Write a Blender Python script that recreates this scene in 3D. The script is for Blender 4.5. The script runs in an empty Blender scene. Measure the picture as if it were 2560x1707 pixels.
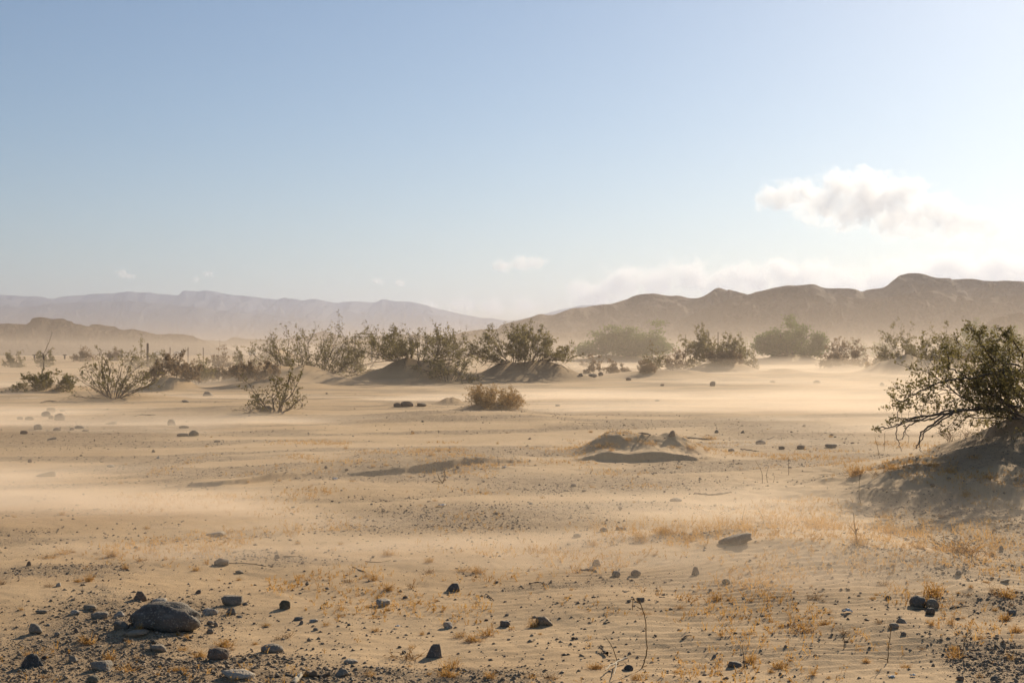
import bpy, math, random
import numpy as np

# ---------------------------------------------------------------- settings
sc = bpy.context.scene
C = bpy.context.collection
CAM_H = 1.5
F, CX, HZ = 3556.0, 1280.0, 882.0       # focal length, centre and horizon of the 2560 px wide picture

cam_d = bpy.data.cameras.new('camera')
cam = bpy.data.objects.new('camera', cam_d); C.objects.link(cam)
cam.location = (0, 0, CAM_H); cam.rotation_euler = (math.radians(90), 0, 0)
cam_d.sensor_width = 36.0; cam_d.lens = 36.0 * F / 2560
cam_d.shift_y = (HZ - 853.5) / 2560
cam_d.clip_start = 0.05; cam_d.clip_end = 30000
sc.camera = cam

SUN_AZ, SUN_EL = math.radians(25), math.radians(21)
world = bpy.data.worlds.new('World'); sc.world = world; world.use_nodes = True
wn = world.node_tree.nodes; wl = world.node_tree.links
sky = wn.new('ShaderNodeTexSky'); sky.sky_type = 'NISHITA'; sky.sun_disc = False
sky.sun_elevation = SUN_EL; sky.sun_rotation = SUN_AZ
sky.altitude = 0; sky.air_density = 1.0; sky.dust_density = 0.36; sky.ozone_density = 2.0
bgn = wn['Background']; bgn.inputs['Strength'].default_value = 0.054
tint = wn.new('ShaderNodeMix'); tint.data_type = 'RGBA'; tint.blend_type = 'MULTIPLY'; tint.inputs[0].default_value = 1.0
tint.inputs[7].default_value = (0.935, 1.0, 1.09, 1)          # white balance of the whole sky
wl.new(sky.outputs[0], tint.inputs[6]); wl.new(tint.outputs[2], bgn.inputs['Color'])

sun_d = bpy.data.lights.new('sun', 'SUN'); sun_d.energy = 5.0; sun_d.angle = math.radians(0.53)
sun_d.color = (1.0, 0.845, 0.62)
sun = bpy.data.objects.new('sun', sun_d); C.objects.link(sun)
sun.rotation_euler = (math.pi / 2 - SUN_EL, 0, math.pi - SUN_AZ)
sun.location = (30, 60, 40)

sc.view_settings.view_transform = 'Standard'; sc.view_settings.look = 'None'
sc.view_settings.exposure = 0.42; sc.view_settings.gamma = 1.0
sc.view_settings.use_curve_mapping = False
sc.cycles.use_denoising = True
sc.cycles.max_bounces = 5; sc.cycles.diffuse_bounces = 2; sc.cycles.glossy_bounces = 1
sc.cycles.transmission_bounces = 2; sc.cycles.transparent_max_bounces = 8; sc.cycles.volume_bounces = 3
sc.cycles.volume_step_rate = 1.0; sc.cycles.volume_max_steps = 512
sc.cycles.use_adaptive_sampling = True; sc.cycles.adaptive_threshold = 0.02

rng = np.random.default_rng(7)
random.seed(7)

# ---------------------------------------------------------------- noise
def _hash(ix, iy, seed):
    n = (ix.astype(np.int64) * 374761393 + iy.astype(np.int64) * 668265263 + seed * 1274126177) & 0xffffffff
    n = ((n ^ (n >> 13)) * 1274126177) & 0xffffffff
    return ((n ^ (n >> 16)) & 0xffff) / 65535.0

def noise(x, y, seed=0):
    x = np.asarray(x, float); y = np.asarray(y, float)
    ix = np.floor(x); iy = np.floor(y); fx = x - ix; fy = y - iy
    u = fx * fx * fx * (fx * (fx * 6 - 15) + 10); v = fy * fy * fy * (fy * (fy * 6 - 15) + 10)
    def g(a, b):
        t = _hash(ix + a, iy + b, seed) * 2 * np.pi
        return np.cos(t) * (fx - a) + np.sin(t) * (fy - b)
    n0 = g(0, 0) * (1 - u) + g(1, 0) * u
    n1 = g(0, 1) * (1 - u) + g(1, 1) * u
    return (n0 * (1 - v) + n1 * v) * 1.5

def fbm(x, y, seed=0, o=4, gain=0.5):
    s = 0; a = 1.0; f = 1.0
    for k in range(o):
        s = s + a * noise(x * f, y * f, seed + k * 17); a *= gain; f *= 2.03
    return s

def sstep(a, b, x):
    t = np.clip((x - a) / (b - a), 0, 1); return t * t * (3 - 2 * t)

# ---------------------------------------------------------------- terrain height
def flat(px, Y): return (px - CX) / F * Y
MOUNDS = []          # x, y, rx, ry, h, power
def mound(px, Y, wpx, ry, h, power=1.15, lean=0.0):
    MOUNDS.append((flat(px, Y), Y, wpx / F * Y / 2, ry * (0.72 if Y > 44 and Y < 130 else 1.0), h, power, lean))
# foreground dune with ripples, its second hump, and the big mound that carries the near bush
mound(2010, 10.6, 760, 1.45, 0.13)
mound(2330, 9.6, 520, 1.2, 0.06)
mound(1500, 8.6, 500, 0.9, 0.035)
mound(2640, 16.6, 880, 2.4, 0.76, 1.0)
mound(2320, 15.0, 600, 1.6, 0.20, 1.0)
mound(170, 9.2, 900, 1.6, 0.05)
mound(330, 7.6, 420, 0.5, 0.05)
# hummock with a cut bank, low swell behind the long bank, tumbleweed mound, ridge under the small bush
mound(1610, 21.2, 340, 1.0, 0.26, 1.3)
mound(1690, 20.9, 120, 0.5, 0.10)
mound(1540, 20.9, 110, 0.5, 0.08)
mound(1060, 18.6, 620, 1.1, 0.08, 1.3)
mound(1236, 36.3, 170, 0.75, 0.24)
mound(1150, 33.0, 620, 3.2, 0.16)
mound(640, 36.2, 300, 1.6, 0.16)
mound(480, 37.0, 300, 1.3, 0.08)
mound(1015, 39.5, 150, 0.8, 0.10)
mound(1125, 41.5, 70, 0.5, 0.20, 1.4)
# mounds under the farther bushes
mound(285, 46.0, 330, 2.0, 0.20)
mound(105, 54.0, 260, 2.0, 0.22)
mound(430, 55.0, 125, 1.5, 0.62, 1.2)
mound(725, 60.0, 320, 2.4, 0.92, 1.05)
mound(690, 57.0, 260, 2.0, 0.30)
mound(1030, 64.0, 320, 2.8, 1.00, 1.05)
mound(1310, 66.0, 260, 2.6, 0.90, 1.05)
mound(1420, 66.0, 160, 2.2, 0.25)
mound(1655, 72.0, 330, 4.0, 0.35)
mound(1800, 90.0, 190, 3.0, 0.80, 1.1)
mound(1960, 82.0, 140, 2.5, 0.30)
mound(2110, 100.0, 140, 3.0, 0.50)
mound(2255, 80.0, 210, 2.5, 1.20, 1.1)
mound(2370, 80.0, 170, 2.5, 0.45)
mound(1960, 160.0, 230, 6.0, 1.2)
mound(1570, 200.0, 270, 6.0, 1.0)
mound(890, 330.0, 230, 14.0, 4.2, 1.3)
mound(690, 240.0, 120, 8.0, 1.8, 1.2)

def lineY(py, h=0.0): return (CAM_H - h) * F / (py - HZ)
BANKS = []
def bank(pts, hgt, back, seed):
    P = np.array([(flat(px, lineY(py)), lineY(py)) for px, py in pts])
    BANKS.append((P, hgt, back, seed))
bank([(360, 1226), (470, 1216), (600, 1208), (700, 1196), (790, 1186)], 0.080, 1.6, 3)
bank([(780, 1192), (900, 1190), (1010, 1184), (1120, 1176), (1240, 1163), (1370, 1152)], 0.075, 1.3, 5)
bank([(1410, 1156), (1500, 1150), (1560, 1154), (1660, 1152), (1740, 1151), (1800, 1142)], 0.085, 0.9, 9)

def height(x, y, fine=True):
    x = np.asarray(x, float); y = np.asarray(y, float)
    d = np.hypot(x, y)
    z = 0.35 * sstep(42, 80, y) + 0.10 * sstep(12, 30, y) * 0
    z = z + 0.035 * fbm(x * 0.22, y * 0.16, 11, 3) * sstep(3, 9, d)
    z = z + 0.22 * sstep(60, 130, d) * fbm(x * 0.03, y * 0.03, 12, 3)
    z = z + 0.6 * sstep(200, 600, d) * fbm(x * 0.008, y * 0.008, 13, 2)
    wx = x + 0.35 * noise(x * 0.5, y * 0.5, 21); wy = y + 0.35 * noise(x * 0.5, y * 0.5, 22)
    for (mx, my, rx, ry, h, p, lean) in MOUNDS:
        m = (np.abs(x - mx) < rx * 2.6) & (np.abs(y - my) < ry * 2.6)
        if not m.any(): continue
        k = min(1.0, rx * 0.5)
        q = ((x[m] + (wx[m] - x[m]) * k - mx) / rx) ** 2 + ((y[m] + (wy[m] - y[m]) * k - my) / ry) ** 2
        bump = 1 + 0.22 * noise(x[m] / rx * 2.2, y[m] / ry * 2.2, int(abs(mx) * 10) + 5)
        z[m] += h * np.exp(-(q * 1.5) ** p) * bump
    for (P, hgt, back, seed) in BANKS:
        m = (x > P[0, 0] - 0.5) & (x < P[-1, 0] + 0.5) & (np.abs(y - P[:, 1].mean()) < 6)
        if not m.any(): continue
        xs = x[m]; ys = y[m]
        ly = np.interp(xs, P[:, 0], P[:, 1]) + 0.22 * noise(xs * 0.9, xs * 0 + seed, seed) + 0.035 * noise(xs * 3.2, xs * 0 + 2.5, seed)
        t = (xs - P[0, 0]) / (P[-1, 0] - P[0, 0])
        hh = hgt * np.clip(sstep(0, 0.3, t) * (1 - sstep(0.7, 1, t)), 0, 1) * np.clip(1 + 0.8 * noise(xs * 0.9, xs * 0 + 3.3, seed + 1), 0.35, 1.6)
        dd = ys - ly + 0.055 * fbm(xs * 2.6, ys * 1.6, seed + 2, 4)
        z[m] += hh * sstep(-0.035, 0.055, dd) * np.exp(-(np.maximum(dd, 0) / back) ** 2)
        z[m] -= 0.18 * hh * np.exp(-((dd + 0.35) / 0.28) ** 2)
    if fine:
        keep, zz = d < 60, z
        x, y, z, d = x[keep], y[keep], z[keep], d[keep]
        g = gravel(x, y)
        fade = 1 - sstep(25, 60, d)
        rug = np.exp(-((x - 5.2) / 3.0) ** 4 - ((y - 15.2) / 3.0) ** 4) + np.exp(-((x - 1.95) / 1.0) ** 4 - ((y - 21) / 1.1) ** 4)
        z = z + fade * ((0.011 + 0.030 * rug) * fbm(x * 1.7, y * 1.3, 31, 4) + (0.0025 + 0.006 * g) * fbm(x * 9, y * 9, 32, 2))
        # wind ripples
        r = ripple_mask(x, y)
        ph = (y - 0.18 * x + 0.16 * noise(x * 0.9, y * 0.9, 41) + 0.05 * noise(x * 2.6, y * 2.6, 42)) / 0.125
        s = ph - np.floor(ph)
        wave = np.where(s < 0.68, s / 0.68, (1 - s) / 0.32)
        z = z + r * 0.015 * (wave - 0.5) * np.clip(1.0 + 1.1 * noise(x * 1.2, y * 1.2, 43), 0.1, 1.8)
        zz[keep] = z; z = zz
    return z

def ripple_mask(x, y):
    a = np.exp(-((x - 2.3) / 2.3) ** 4 - ((y - 9.0) / 2.9) ** 4)
    return a * np.clip(0.62 + 0.9 * noise(x * 0.55, y * 0.6, 44), 0, 1)

def gravel(x, y):
    """0 = blown sand, 1 = exposed gravel; long streaks along the wind."""
    u = x * 0.95 + y * 0.30; v = -x * 0.30 + y * 0.95
    k = 1.0 / (1 + np.hypot(x, y) / 25.0)
    n = fbm(u * 0.22, v * 0.55, 51, 3)
    m = 0.9 * sstep(-0.17 * sstep(10.5, 15, y), 0.42 - 0.14 * sstep(10.5, 15, y), n)
    for gx, gy, rx, ry in GRAVEL:
        m = np.maximum(m, np.exp(-((x - gx) / rx) ** 4 - ((y - gy) / ry) ** 4))
    for gx, gy, rx, ry in SAND:
        m = m * (1 - np.exp(-((x - gx) / rx) ** 4 - ((y - gy) / ry) ** 4))
    return m
def gpatch(x0, x1, y0, y1):
    ya, yb = lineY(y1), lineY(y0); ym = (ya + yb) / 2
    return (flat((x0 + x1) / 2, ym), ym, (x1 - x0) / F * ym / 2, (yb - ya) / 2)
GRAVEL = [gpatch(840, 1620, 1258, 1330), gpatch(1100, 1800, 1185, 1235), gpatch(0, 520, 1490, 1720), gpatch(2180, 2600, 1260, 1360),
          gpatch(1780, 2180, 1040, 1140), gpatch(0, 560, 1030, 1130), gpatch(2350, 2600, 1600, 1720), gpatch(860, 1300, 1130, 1172)]
SAND = [gpatch(2250, 2900, 1085, 1200), gpatch(1500, 2300, 1370, 1640), gpatch(600, 1200, 1200, 1245), gpatch(1500, 2050, 1270, 1330), gpatch(300, 700, 1395, 1450)]

def ground_z(x, y): return float(height(np.array([x]), np.array([y]), False)[0])
def place(px, py, Y=None):
    """Ground point seen at a picture position (or at distance Y along that column)."""
    if Y is None:
        ys = np.geomspace(4, 420, 3000)
        xs = (px - CX) / F * ys
        zr = CAM_H - (py - HZ) / F * ys
        k = np.nonzero(zr <= height(xs, ys, False))[0]
        Y = ys[k[0]] if len(k) else 420.0
    x = (px - CX) / F * Y
    return np.array([x, Y, ground_z(x, Y)])

# ---------------------------------------------------------------- mesh helpers
def mesh_np(name, V, faces, smooth=False):
    """faces: list of int arrays (n, k)"""
    me = bpy.data.meshes.new(name)
    V = np.asarray(V, np.float32).reshape(-1, 3)
    me.vertices.add(len(V)); me.vertices.foreach_set('co', V.ravel())
    idx = np.concatenate([np.asarray(f, np.int32).ravel() for f in faces])
    tot = np.concatenate([np.full(len(f), np.asarray(f).shape[1], np.int32) for f in faces])
    me.loops.add(len(idx)); me.loops.foreach_set('vertex_index', idx)
    me.polygons.add(len(tot))
    start = np.zeros(len(tot), np.int32); start[1:] = np.cumsum(tot)[:-1]
    me.polygons.foreach_set('loop_start', start); me.polygons.foreach_set('loop_total', tot)
    if smooth: me.polygons.foreach_set('use_smooth', np.ones(len(tot), bool))
    me.update(calc_edges=True)
    return me

def link(name, me, mat=None, parent=None, loc=None, **props):
    o = bpy.data.objects.new(name, me); C.objects.link(o)
    if mat is not None and not me.materials: me.materials.append(mat)
    if parent is not None: o.parent = parent
    if loc is not None: o.location = loc
    for k, v in props.items():
        if v is not None: o[k] = v
    return o

def empty(name, loc, **props):
    o = bpy.data.objects.new(name, None); C.objects.link(o); o.location = loc
    o.empty_display_size = 0.1
    for k, v in props.items():
        if v is not None: o[k] = v
    return o

def grid_faces(nx, ny):
    i = np.arange(nx * ny).reshape(ny, nx)
    return np.stack([i[:-1, :-1].ravel(), i[:-1, 1:].ravel(), i[1:, 1:].ravel(), i[1:, :-1].ravel()], 1)

# ---------------------------------------------------------------- material helpers
class NT:
    def __init__(self, name):
        self.m = bpy.data.materials.new(name); self.m.use_nodes = True
        self.n = self.m.node_tree.nodes; self.l = self.m.node_tree.links
        self.out = self.n['Material Output']; self.b = self.n.get('Principled BSDF')
    def add(self, t, **kw):
        n = self.n.new(t)
        for k, v in kw.items(): setattr(n, k, v)
        return n
    def set(self, sock, v):
        if isinstance(v, bpy.types.NodeSocket): self.l.new(v, sock)
        else: sock.default_value = v
    def noise(self, vec, scale, detail=3, rough=0.55, w=None):
        n = self.add('ShaderNodeTexNoise'); self.set(n.inputs['Vector'], vec)
        n.inputs['Scale'].default_value = scale; n.inputs['Detail'].default_value = detail; n.inputs['Roughness'].default_value = rough
        return n.outputs['Fac']
    def math(self, op, a, b=0.0, clamp=False):
        n = self.add('ShaderNodeMath', operation=op); n.use_clamp = clamp
        self.set(n.inputs[0], a); self.set(n.inputs[1], b); return n.outputs[0]
    def ramp(self, v, a, b, lo=0.0, hi=1.0):
        n = self.add('ShaderNodeMapRange'); n.interpolation_type = 'SMOOTHSTEP'
        self.set(n.inputs['Value'], v); n.inputs['From Min'].default_value = a; n.inputs['From Max'].default_value = b
        n.inputs['To Min'].default_value = lo; n.inputs['To Max'].default_value = hi; return n.outputs['Result']
    def mix(self, f, a, b):
        n = self.add('ShaderNodeMix', data_type='RGBA'); self.set(n.inputs[0], f)
        self.set(n.inputs[6], a if isinstance(a, bpy.types.NodeSocket) else (*a, 1)); self.set(n.inputs[7], b if isinstance(b, bpy.types.NodeSocket) else (*b, 1))
        return n.outputs[2]
    def pos(self, scale=(1, 1, 1), rot=(0, 0, 0), obj=True):
        t = self.add('ShaderNodeTexCoord'); m = self.add('ShaderNodeMapping')
        self.l.new(t.outputs['Object'], m.inputs['Vector']); m.inputs['Scale'].default_value = scale; m.inputs['Rotation'].default_value = rot
        return m.outputs['Vector']
    def bump(self, h, strength=0.3, dist=0.01):
        n = self.add('ShaderNodeBump'); self.set(n.inputs['Height'], h)
        n.inputs['Strength'].default_value = strength; n.inputs['Distance'].default_value = dist
        self.l.new(n.outputs['Normal'], self.b.inputs['Normal'])
    def rand(self):
        return self.add('ShaderNodeObjectInfo').outputs['Random']

# ---------------------------------------------------------------- ground
def axis(lo, hi, fn):
    v = [lo]
    while v[-1] < hi: v.append(v[-1] + fn(v[-1]))
    return np.array(v)
xp = axis(0, 4200, lambda a: 0.010 + 0.0040 * max(0, a - 2.6) ** 1.15 if a < 12 else 0.04 * (a / 12) ** 1.0 * 1.5)
xs = np.concatenate([-xp[:0:-1], xp])
ys = np.concatenate([[-60, -20, -8, -2, 1, 3, 4.2, 5.0], axis(5.4, 4300, lambda y: min(max(y * y / (F * 0.4 * CAM_H) * 0.62, 0.012), y * 0.03, 0.034 if 15.4 < y < 21.2 else 9))])
GX, GY = np.meshgrid(xs, ys)
gxr, gyr = GX.ravel(), GY.ravel()
GZ = height(gxr, gyr)
gme = mesh_np('ground', np.stack([gxr, gyr, GZ], 1), [grid_faces(len(xs), len(ys))], True)
att = gme.attributes.new('gravel', 'FLOAT', 'POINT'); att.data.foreach_set('value', gravel(gxr, gyr).astype(np.float32))

M = NT('desert_sand')
p = M.pos()
ga = M.add('ShaderNodeAttribute', attribute_name='gravel').outputs['Fac']
nbig = M.noise(M.pos((0.35, 0.9, 1), (0, 0, 0.3)), 1.0, 4)
nmid = M.noise(p, 6, 4)
nfine = M.noise(p, 85, 3, 0.7)
nspk = M.noise(p, 38, 2, 0.6)
sand = M.mix(M.ramp(nbig, 0.3, 0.7), (0.545, 0.362, 0.188), (0.635, 0.438, 0.240))
grav = M.mix(M.ramp(nmid, 0.3, 0.7), (0.36, 0.248, 0.145), (0.47, 0.335, 0.200))
grav = M.mix(M.ramp(nspk, 0.56, 0.68), grav, (0.17, 0.13, 0.095))
col = M.mix(M.math('MULTIPLY', ga, 0.85), sand, grav)
col = M.mix(M.ramp(nfine, 0.35, 0.75, 0.0, 0.35), col, (0.24, 0.17, 0.105))
M.l.new(col, M.b.inputs['Base Color']); M.b.inputs['Roughness'].default_value = 0.95
M.b.inputs['Specular IOR Level'].default_value = 0.2
M.bump(M.math('ADD', M.math('MULTIPLY', nfine, M.math('ADD', M.math('MULTIPLY', ga, 1.3), 0.3)), M.math('MULTIPLY', nmid, 0.8)), 0.9, 0.012)
link('ground', gme, M.m, kind='structure', label='wide sandy desert floor with gravel streaks and low dunes')
# ---------------------------------------------------------------- hills and mountains
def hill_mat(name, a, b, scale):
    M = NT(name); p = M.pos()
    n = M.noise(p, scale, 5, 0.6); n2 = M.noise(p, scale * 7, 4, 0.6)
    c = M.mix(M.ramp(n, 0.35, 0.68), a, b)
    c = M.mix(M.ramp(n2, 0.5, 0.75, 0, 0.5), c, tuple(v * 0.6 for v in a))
    M.l.new(c, M.b.inputs['Base Color']); M.b.inputs['Roughness'].default_value = 1.0; M.b.inputs['Specular IOR Level'].default_value = 0.1
    M.bump(n2, 1.0, 10.0)
    return M.m
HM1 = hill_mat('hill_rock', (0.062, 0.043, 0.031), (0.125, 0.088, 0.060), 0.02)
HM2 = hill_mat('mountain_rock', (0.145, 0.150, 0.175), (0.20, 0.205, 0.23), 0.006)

def ridge(name, label, Y, pts, mat, seed, front=1.0, rough=1.0, nx=560, ny=110):
    """A hill range whose crest follows pts (picture positions) at distance Y, sloping down to the plain in front and behind."""
    P = np.array(pts, float)
    X = (P[:, 0] - CX) / F * Y; Z = CAM_H + (HZ - P[:, 1]) / F * Y
    x = np.linspace(X[0], X[-1], nx)
    # smooth interpolation of the crest
    zc = np.interp(x, X, Z)
    k = max(1, nx // 160); ker = np.ones(2 * k + 1) / (2 * k + 1)
    zc = np.convolve(np.pad(zc, k, 'edge'), ker, 'valid')
    zc += 0.010 * Z.max() * fbm(x / Z.max() * 5.0, x * 0, seed, 4)
    edge = np.minimum(np.arange(nx), np.arange(nx)[::-1]) / (nx * 0.03)
    zc = np.maximum(zc * np.clip(edge, 0, 1), -3)
    hmax = Z.max()
    w = hmax * 3.2 * front
    t = np.concatenate([np.linspace(-1, 0, int(ny * 0.72)), np.linspace(0, 1, ny - int(ny * 0.72) + 1)[1:]])
    Xg, T = np.meshgrid(x, t); ZC = np.broadcast_to(zc, Xg.shape)
    yoff = T * w
    s = hmax
    crest = 0.25 * w * fbm(Xg / s * 1.1, Xg * 0, seed + 3, 3) * (1 - np.abs(T))
    Yg = Y + yoff + crest
    prof = (1 - np.abs(T)) ** 1.05
    # ridges and gullies running down the slopes
    g = np.abs(fbm(Xg / s * 2.0 + 0.6 * fbm(Xg / s * 2, yoff / s * 1.2, seed + 8, 2), yoff / s * 0.45, seed + 5, 4))
    g2 = fbm(Xg / s * 6, yoff / s * 2.5, seed + 6, 3)
    cut = np.abs(T) * (1 - np.abs(T)) * 4
    Zg = ZC * np.clip(prof - rough * (0.62 * (0.45 - g)) * cut * 0.9 - 0.09 * g2 * cut * rough, 0, 1.0)
    # nothing in front may rise above the traced crest line
    lim = CAM_H + (ZC - CAM_H) * (Yg / Y)
    Zg = np.where(T < 0, np.minimum(Zg, lim * 0.995), Zg)
    Zg = Zg - 4.0 * (np.abs(T) > 0.985)
    me = mesh_np(name, np.stack([Xg.ravel(), Yg.ravel(), Zg.ravel()], 1), [grid_faces(nx, len(t))], True)
    return link(name, me, mat, kind='structure', label=label)

def zp(pts, x0, y0, s): return [(x0 + a / s, y0 + b / s) for a, b in pts]
main_r = zp([(-160, 335), (0, 303), (80, 285), (125, 270), (175, 275), (235, 258), (290, 240), (345, 236), (390, 223), (440, 222), (510, 205), (560, 182), (610, 170), (690, 176), (720, 183),
    (770, 181), (800, 192), (835, 197), (880, 185), (905, 163), (930, 149), (975, 155), (1020, 165), (1055, 181), (1090, 180), (1130, 162), (1200, 146), (1270, 135), (1330, 136), (1355, 132), (1385, 127),
    (1450, 138), (1520, 154), (1590, 166), (1650, 152), (1700, 147), (1720, 128), (1760, 98), (1800, 82), (1840, 78), (1890, 85), (1940, 107), (2060, 106), (2130, 100), (2200, 115), (2290, 122), (2352, 132),
    (2500, 150), (2700, 130), (3000, 180), (3400, 260)], 1280, 640, 1.8375)
front_r = zp([(560, 400), (700, 330), (900, 236), (1000, 194), (1100, 172), (1280, 144), (1320, 142), (1420, 160), (1500, 177), (1620, 192), (1720, 192), (1830, 171), (1930, 161), (2050, 179), (2180, 189),
    (2290, 184), (2352, 176), (2600, 150), (3000, 200), (3400, 300)], 1280, 640, 1.8375)
low_r = [(1040, 866), (1080, 850), (1118, 839), (1160, 830), (1207, 823), (1240, 822), (1285, 817), (1330, 826), (1400, 834), (1480, 824), (1560, 830), (1660, 842), (1760, 858), (1840, 870)]
corner_r = [(2420, 850), (2480, 800), (2520, 786), (2570, 779), (2640, 770), (2760, 790), (2900, 830)]
left_h = zp([(-700, 260), (-400, 190), (-150, 175), (0, 165), (130, 165), (200, 170), (240, 150), (300, 118), (340, 108), (400, 118), (440, 127), (510, 120), (560, 140), (620, 165), (660, 168), (720, 188), (770, 172),
    (820, 170), (890, 182), (960, 195), (1050, 222), (1090, 212), (1170, 213), (1260, 237), (1320, 258), (1400, 248), (1500, 252), (1600, 265), (1700, 292), (1800, 325), (1870, 350), (1960, 390)], 0, 760, 3.36)
left_f = zp([(-500, 300), (-200, 240), (0, 222), (120, 232), (240, 262), (360, 290), (500, 330), (640, 370), (760, 400)], 0, 760, 3.36)
mid_h = zp([(-420, 350), (-200, 300), (0, 312), (90, 276), (180, 292), (300, 300), (480, 292), (640, 286), (740, 262), (790, 236), (830, 222), (880, 236), (1000, 276), (1120, 290), (1320, 262), (1480, 254), (1640, 262), (1800, 290), (1960, 330)], 560, 760, 3.36)
far_m = zp([(-500, 190), (-200, 165), (0, 180), (80, 183), (150, 190), (205, 187), (258, 202), (290, 185), (360, 172), (470, 165), (510, 163), (550, 172), (620, 168), (700, 170), (820, 180), (870, 163), (910, 165), (975, 160),
    (1040, 175), (1150, 185), (1260, 197), (1300, 190), (1400, 206), (1460, 202), (1550, 215), (1600, 208), (1700, 205), (1750, 195), (1830, 208), (1920, 218), (1990, 240), (2080, 258), (2200, 280), (2352, 300), (2700, 380)], 0, 640, 1.8375)
far_n = zp([(-500, 260), (0, 236), (200, 225), (380, 210), (520, 205), (700, 213), (900, 235), (1100, 262), (1250, 270), (1500, 300), (1800, 350), (2100, 400)], 0, 640, 1.8375)
far_r = [(1150, 850), (1250, 812), (1300, 798), (1360, 784), (1410, 772), (1457, 763), (1520, 760), (1600, 770), (1800, 780), (2200, 800), (2500, 850)]

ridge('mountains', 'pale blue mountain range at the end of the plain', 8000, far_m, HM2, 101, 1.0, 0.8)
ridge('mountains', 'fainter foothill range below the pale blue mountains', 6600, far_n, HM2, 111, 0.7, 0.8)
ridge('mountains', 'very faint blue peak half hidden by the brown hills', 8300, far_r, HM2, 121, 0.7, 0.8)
ridge('hills', 'tall brown hill range with a round knob on its crest', 1050, main_r, HM1, 131, 0.9, 1.0, 620)
ridge('hills', 'brown hill spur standing before the tall brown range', 860, front_r, HM1, 141, 0.8, 1.0)
ridge('hills', 'low dusty rise at the foot of the brown hill range', 640, low_r, HM1, 151, 1.2, 0.8)
ridge('hills', 'small dark rise at the edge below the brown range', 520, corner_r, HM1, 161, 0.9, 0.8)
ridge('hills', 'brown hills with a twin-humped top on the pale plain', 700, left_h, HM1, 171, 0.9, 1.1, 560)
ridge('hills', 'lower brown slope before the twin-humped hills', 600, left_f, HM1, 181, 0.8, 1.0)
ridge('hills', 'small faint cone-shaped hills in the dust', 1400, mid_h, HM1, 191, 1.0, 0.8)
# ---------------------------------------------------------------- plants: shared builders
def unit(v): return v / np.maximum(np.linalg.norm(v, axis=-1, keepdims=True), 1e-9)

def grow(start, d, length, n, wig, bend):
    """n-point wiggling paths: start (k,3), direction (k,3), length (k,)."""
    k = len(start); P = np.zeros((k, n, 3)); P[:, 0] = start; d = unit(d)
    step = (length / (n - 1))[:, None]
    for i in range(1, n):
        d = unit(d + wig * rng.normal(size=(k, 3)) + np.array([0, 0, 1.0]) * bend)
        P[:, i] = P[:, i - 1] + d * step
    return P

def tubes(P, r0, r1, sides):
    """Tapered tubes round paths P (k,n,3)."""
    k, n, _ = P.shape
    T = np.gradient(P, axis=1); T = unit(T)
    up = np.where(np.abs(T[..., 2:3]) > 0.9, np.array([1.0, 0, 0]), np.array([0, 0, 1.0]))
    A = unit(np.cross(T, up)); B = np.cross(T, A)
    t = np.linspace(0, 1, n)[None, :, None, None]
    R = r0[:, None, None, None] * (1 - t) + r1[:, None, None, None] * t
    a = np.arange(sides) * 2 * np.pi / sides
    V = P[:, :, None, :] + R * (A[:, :, None, :] * np.cos(a)[None, None, :, None] + B[:, :, None, :] * np.sin(a)[None, None, :, None])
    i = np.arange(k * n * sides).reshape(k, n, sides)
    j = np.roll(i, -1, axis=2)
    Fq = np.stack([i[:, :-1], j[:, :-1], j[:, 1:], i[:, 1:]], -1)
    return V, Fq

def pick(P, count, lo, hi, spread, up=0.0):
    """count side shoots from every path: points, directions, index of the parent."""
    k, n, _ = P.shape
    par = np.repeat(np.arange(k), count)
    t = rng.uniform(lo, hi, len(par)) * (n - 1)
    a = np.minimum(t.astype(int), n - 2); f = (t - a)[:, None]
    p = P[par, a] * (1 - f) + P[par, a + 1] * f
    d = unit(P[par, a + 1] - P[par, a])
    d = unit(d + spread * rng.normal(size=d.shape) + np.array([0, 0, up]))
    return p, d, par

def leaf_quads(p, size, flat_up=0.0):
    k = len(p)
    a = unit(rng.normal(size=(k, 3))); b = unit(np.cross(a, rng.normal(size=(k, 3))))
    s = (size * rng.uniform(0.6, 1.35, k))[:, None]
    V = np.stack([p - a * s, p + b * s * 0.5, p + a * s, p - b * s * 0.5], 1)
    return V.reshape(-1, 3), np.arange(k * 4).reshape(k, 4)

def bark_mat(name, a, b):
    M = NT(name); n = M.noise(M.pos(), 9, 3)
    M.l.new(M.mix(n, a, b), M.b.inputs['Base Color']); M.b.inputs['Roughness'].default_value = 0.9; M.b.inputs['Specular IOR Level'].default_value = 0.15
    return M.m
def leaf_mat(name, a, b, tr=0.35, scale=3.0):
    M = NT(name); n = M.noise(M.pos(), scale, 3, 0.7)
    c = M.mix(M.ramp(n, 0.3, 0.7), a, b)
    M.l.new(c, M.b.inputs['Base Color']); M.b.inputs['Roughness'].default_value = 0.6; M.b.inputs['Specular IOR Level'].default_value = 0.25
    t = M.add('ShaderNodeBsdfTranslucent'); M.l.new(c, t.inputs['Color'])
    mx = M.add('ShaderNodeMixShader'); mx.inputs[0].default_value = tr
    M.l.new(M.b.outputs[0], mx.inputs[1]); M.l.new(t.outputs[0], mx.inputs[2]); M.l.new(mx.outputs[0], M.out.inputs['Surface'])
    return M.m
BARK = bark_mat('grey_bark', (0.075, 0.058, 0.043), (0.155, 0.122, 0.090))
STRAW_BARK = bark_mat('straw_bark', (0.46, 0.29, 0.125), (0.64, 0.44, 0.21))
BARK_TAN = bark_mat('tan_bark', (0.20, 0.135, 0.075), (0.34, 0.24, 0.14))
LEAF = leaf_mat('creosote_leaf', (0.140, 0.120, 0.042), (0.265, 0.220, 0.088), 0.45)
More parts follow.
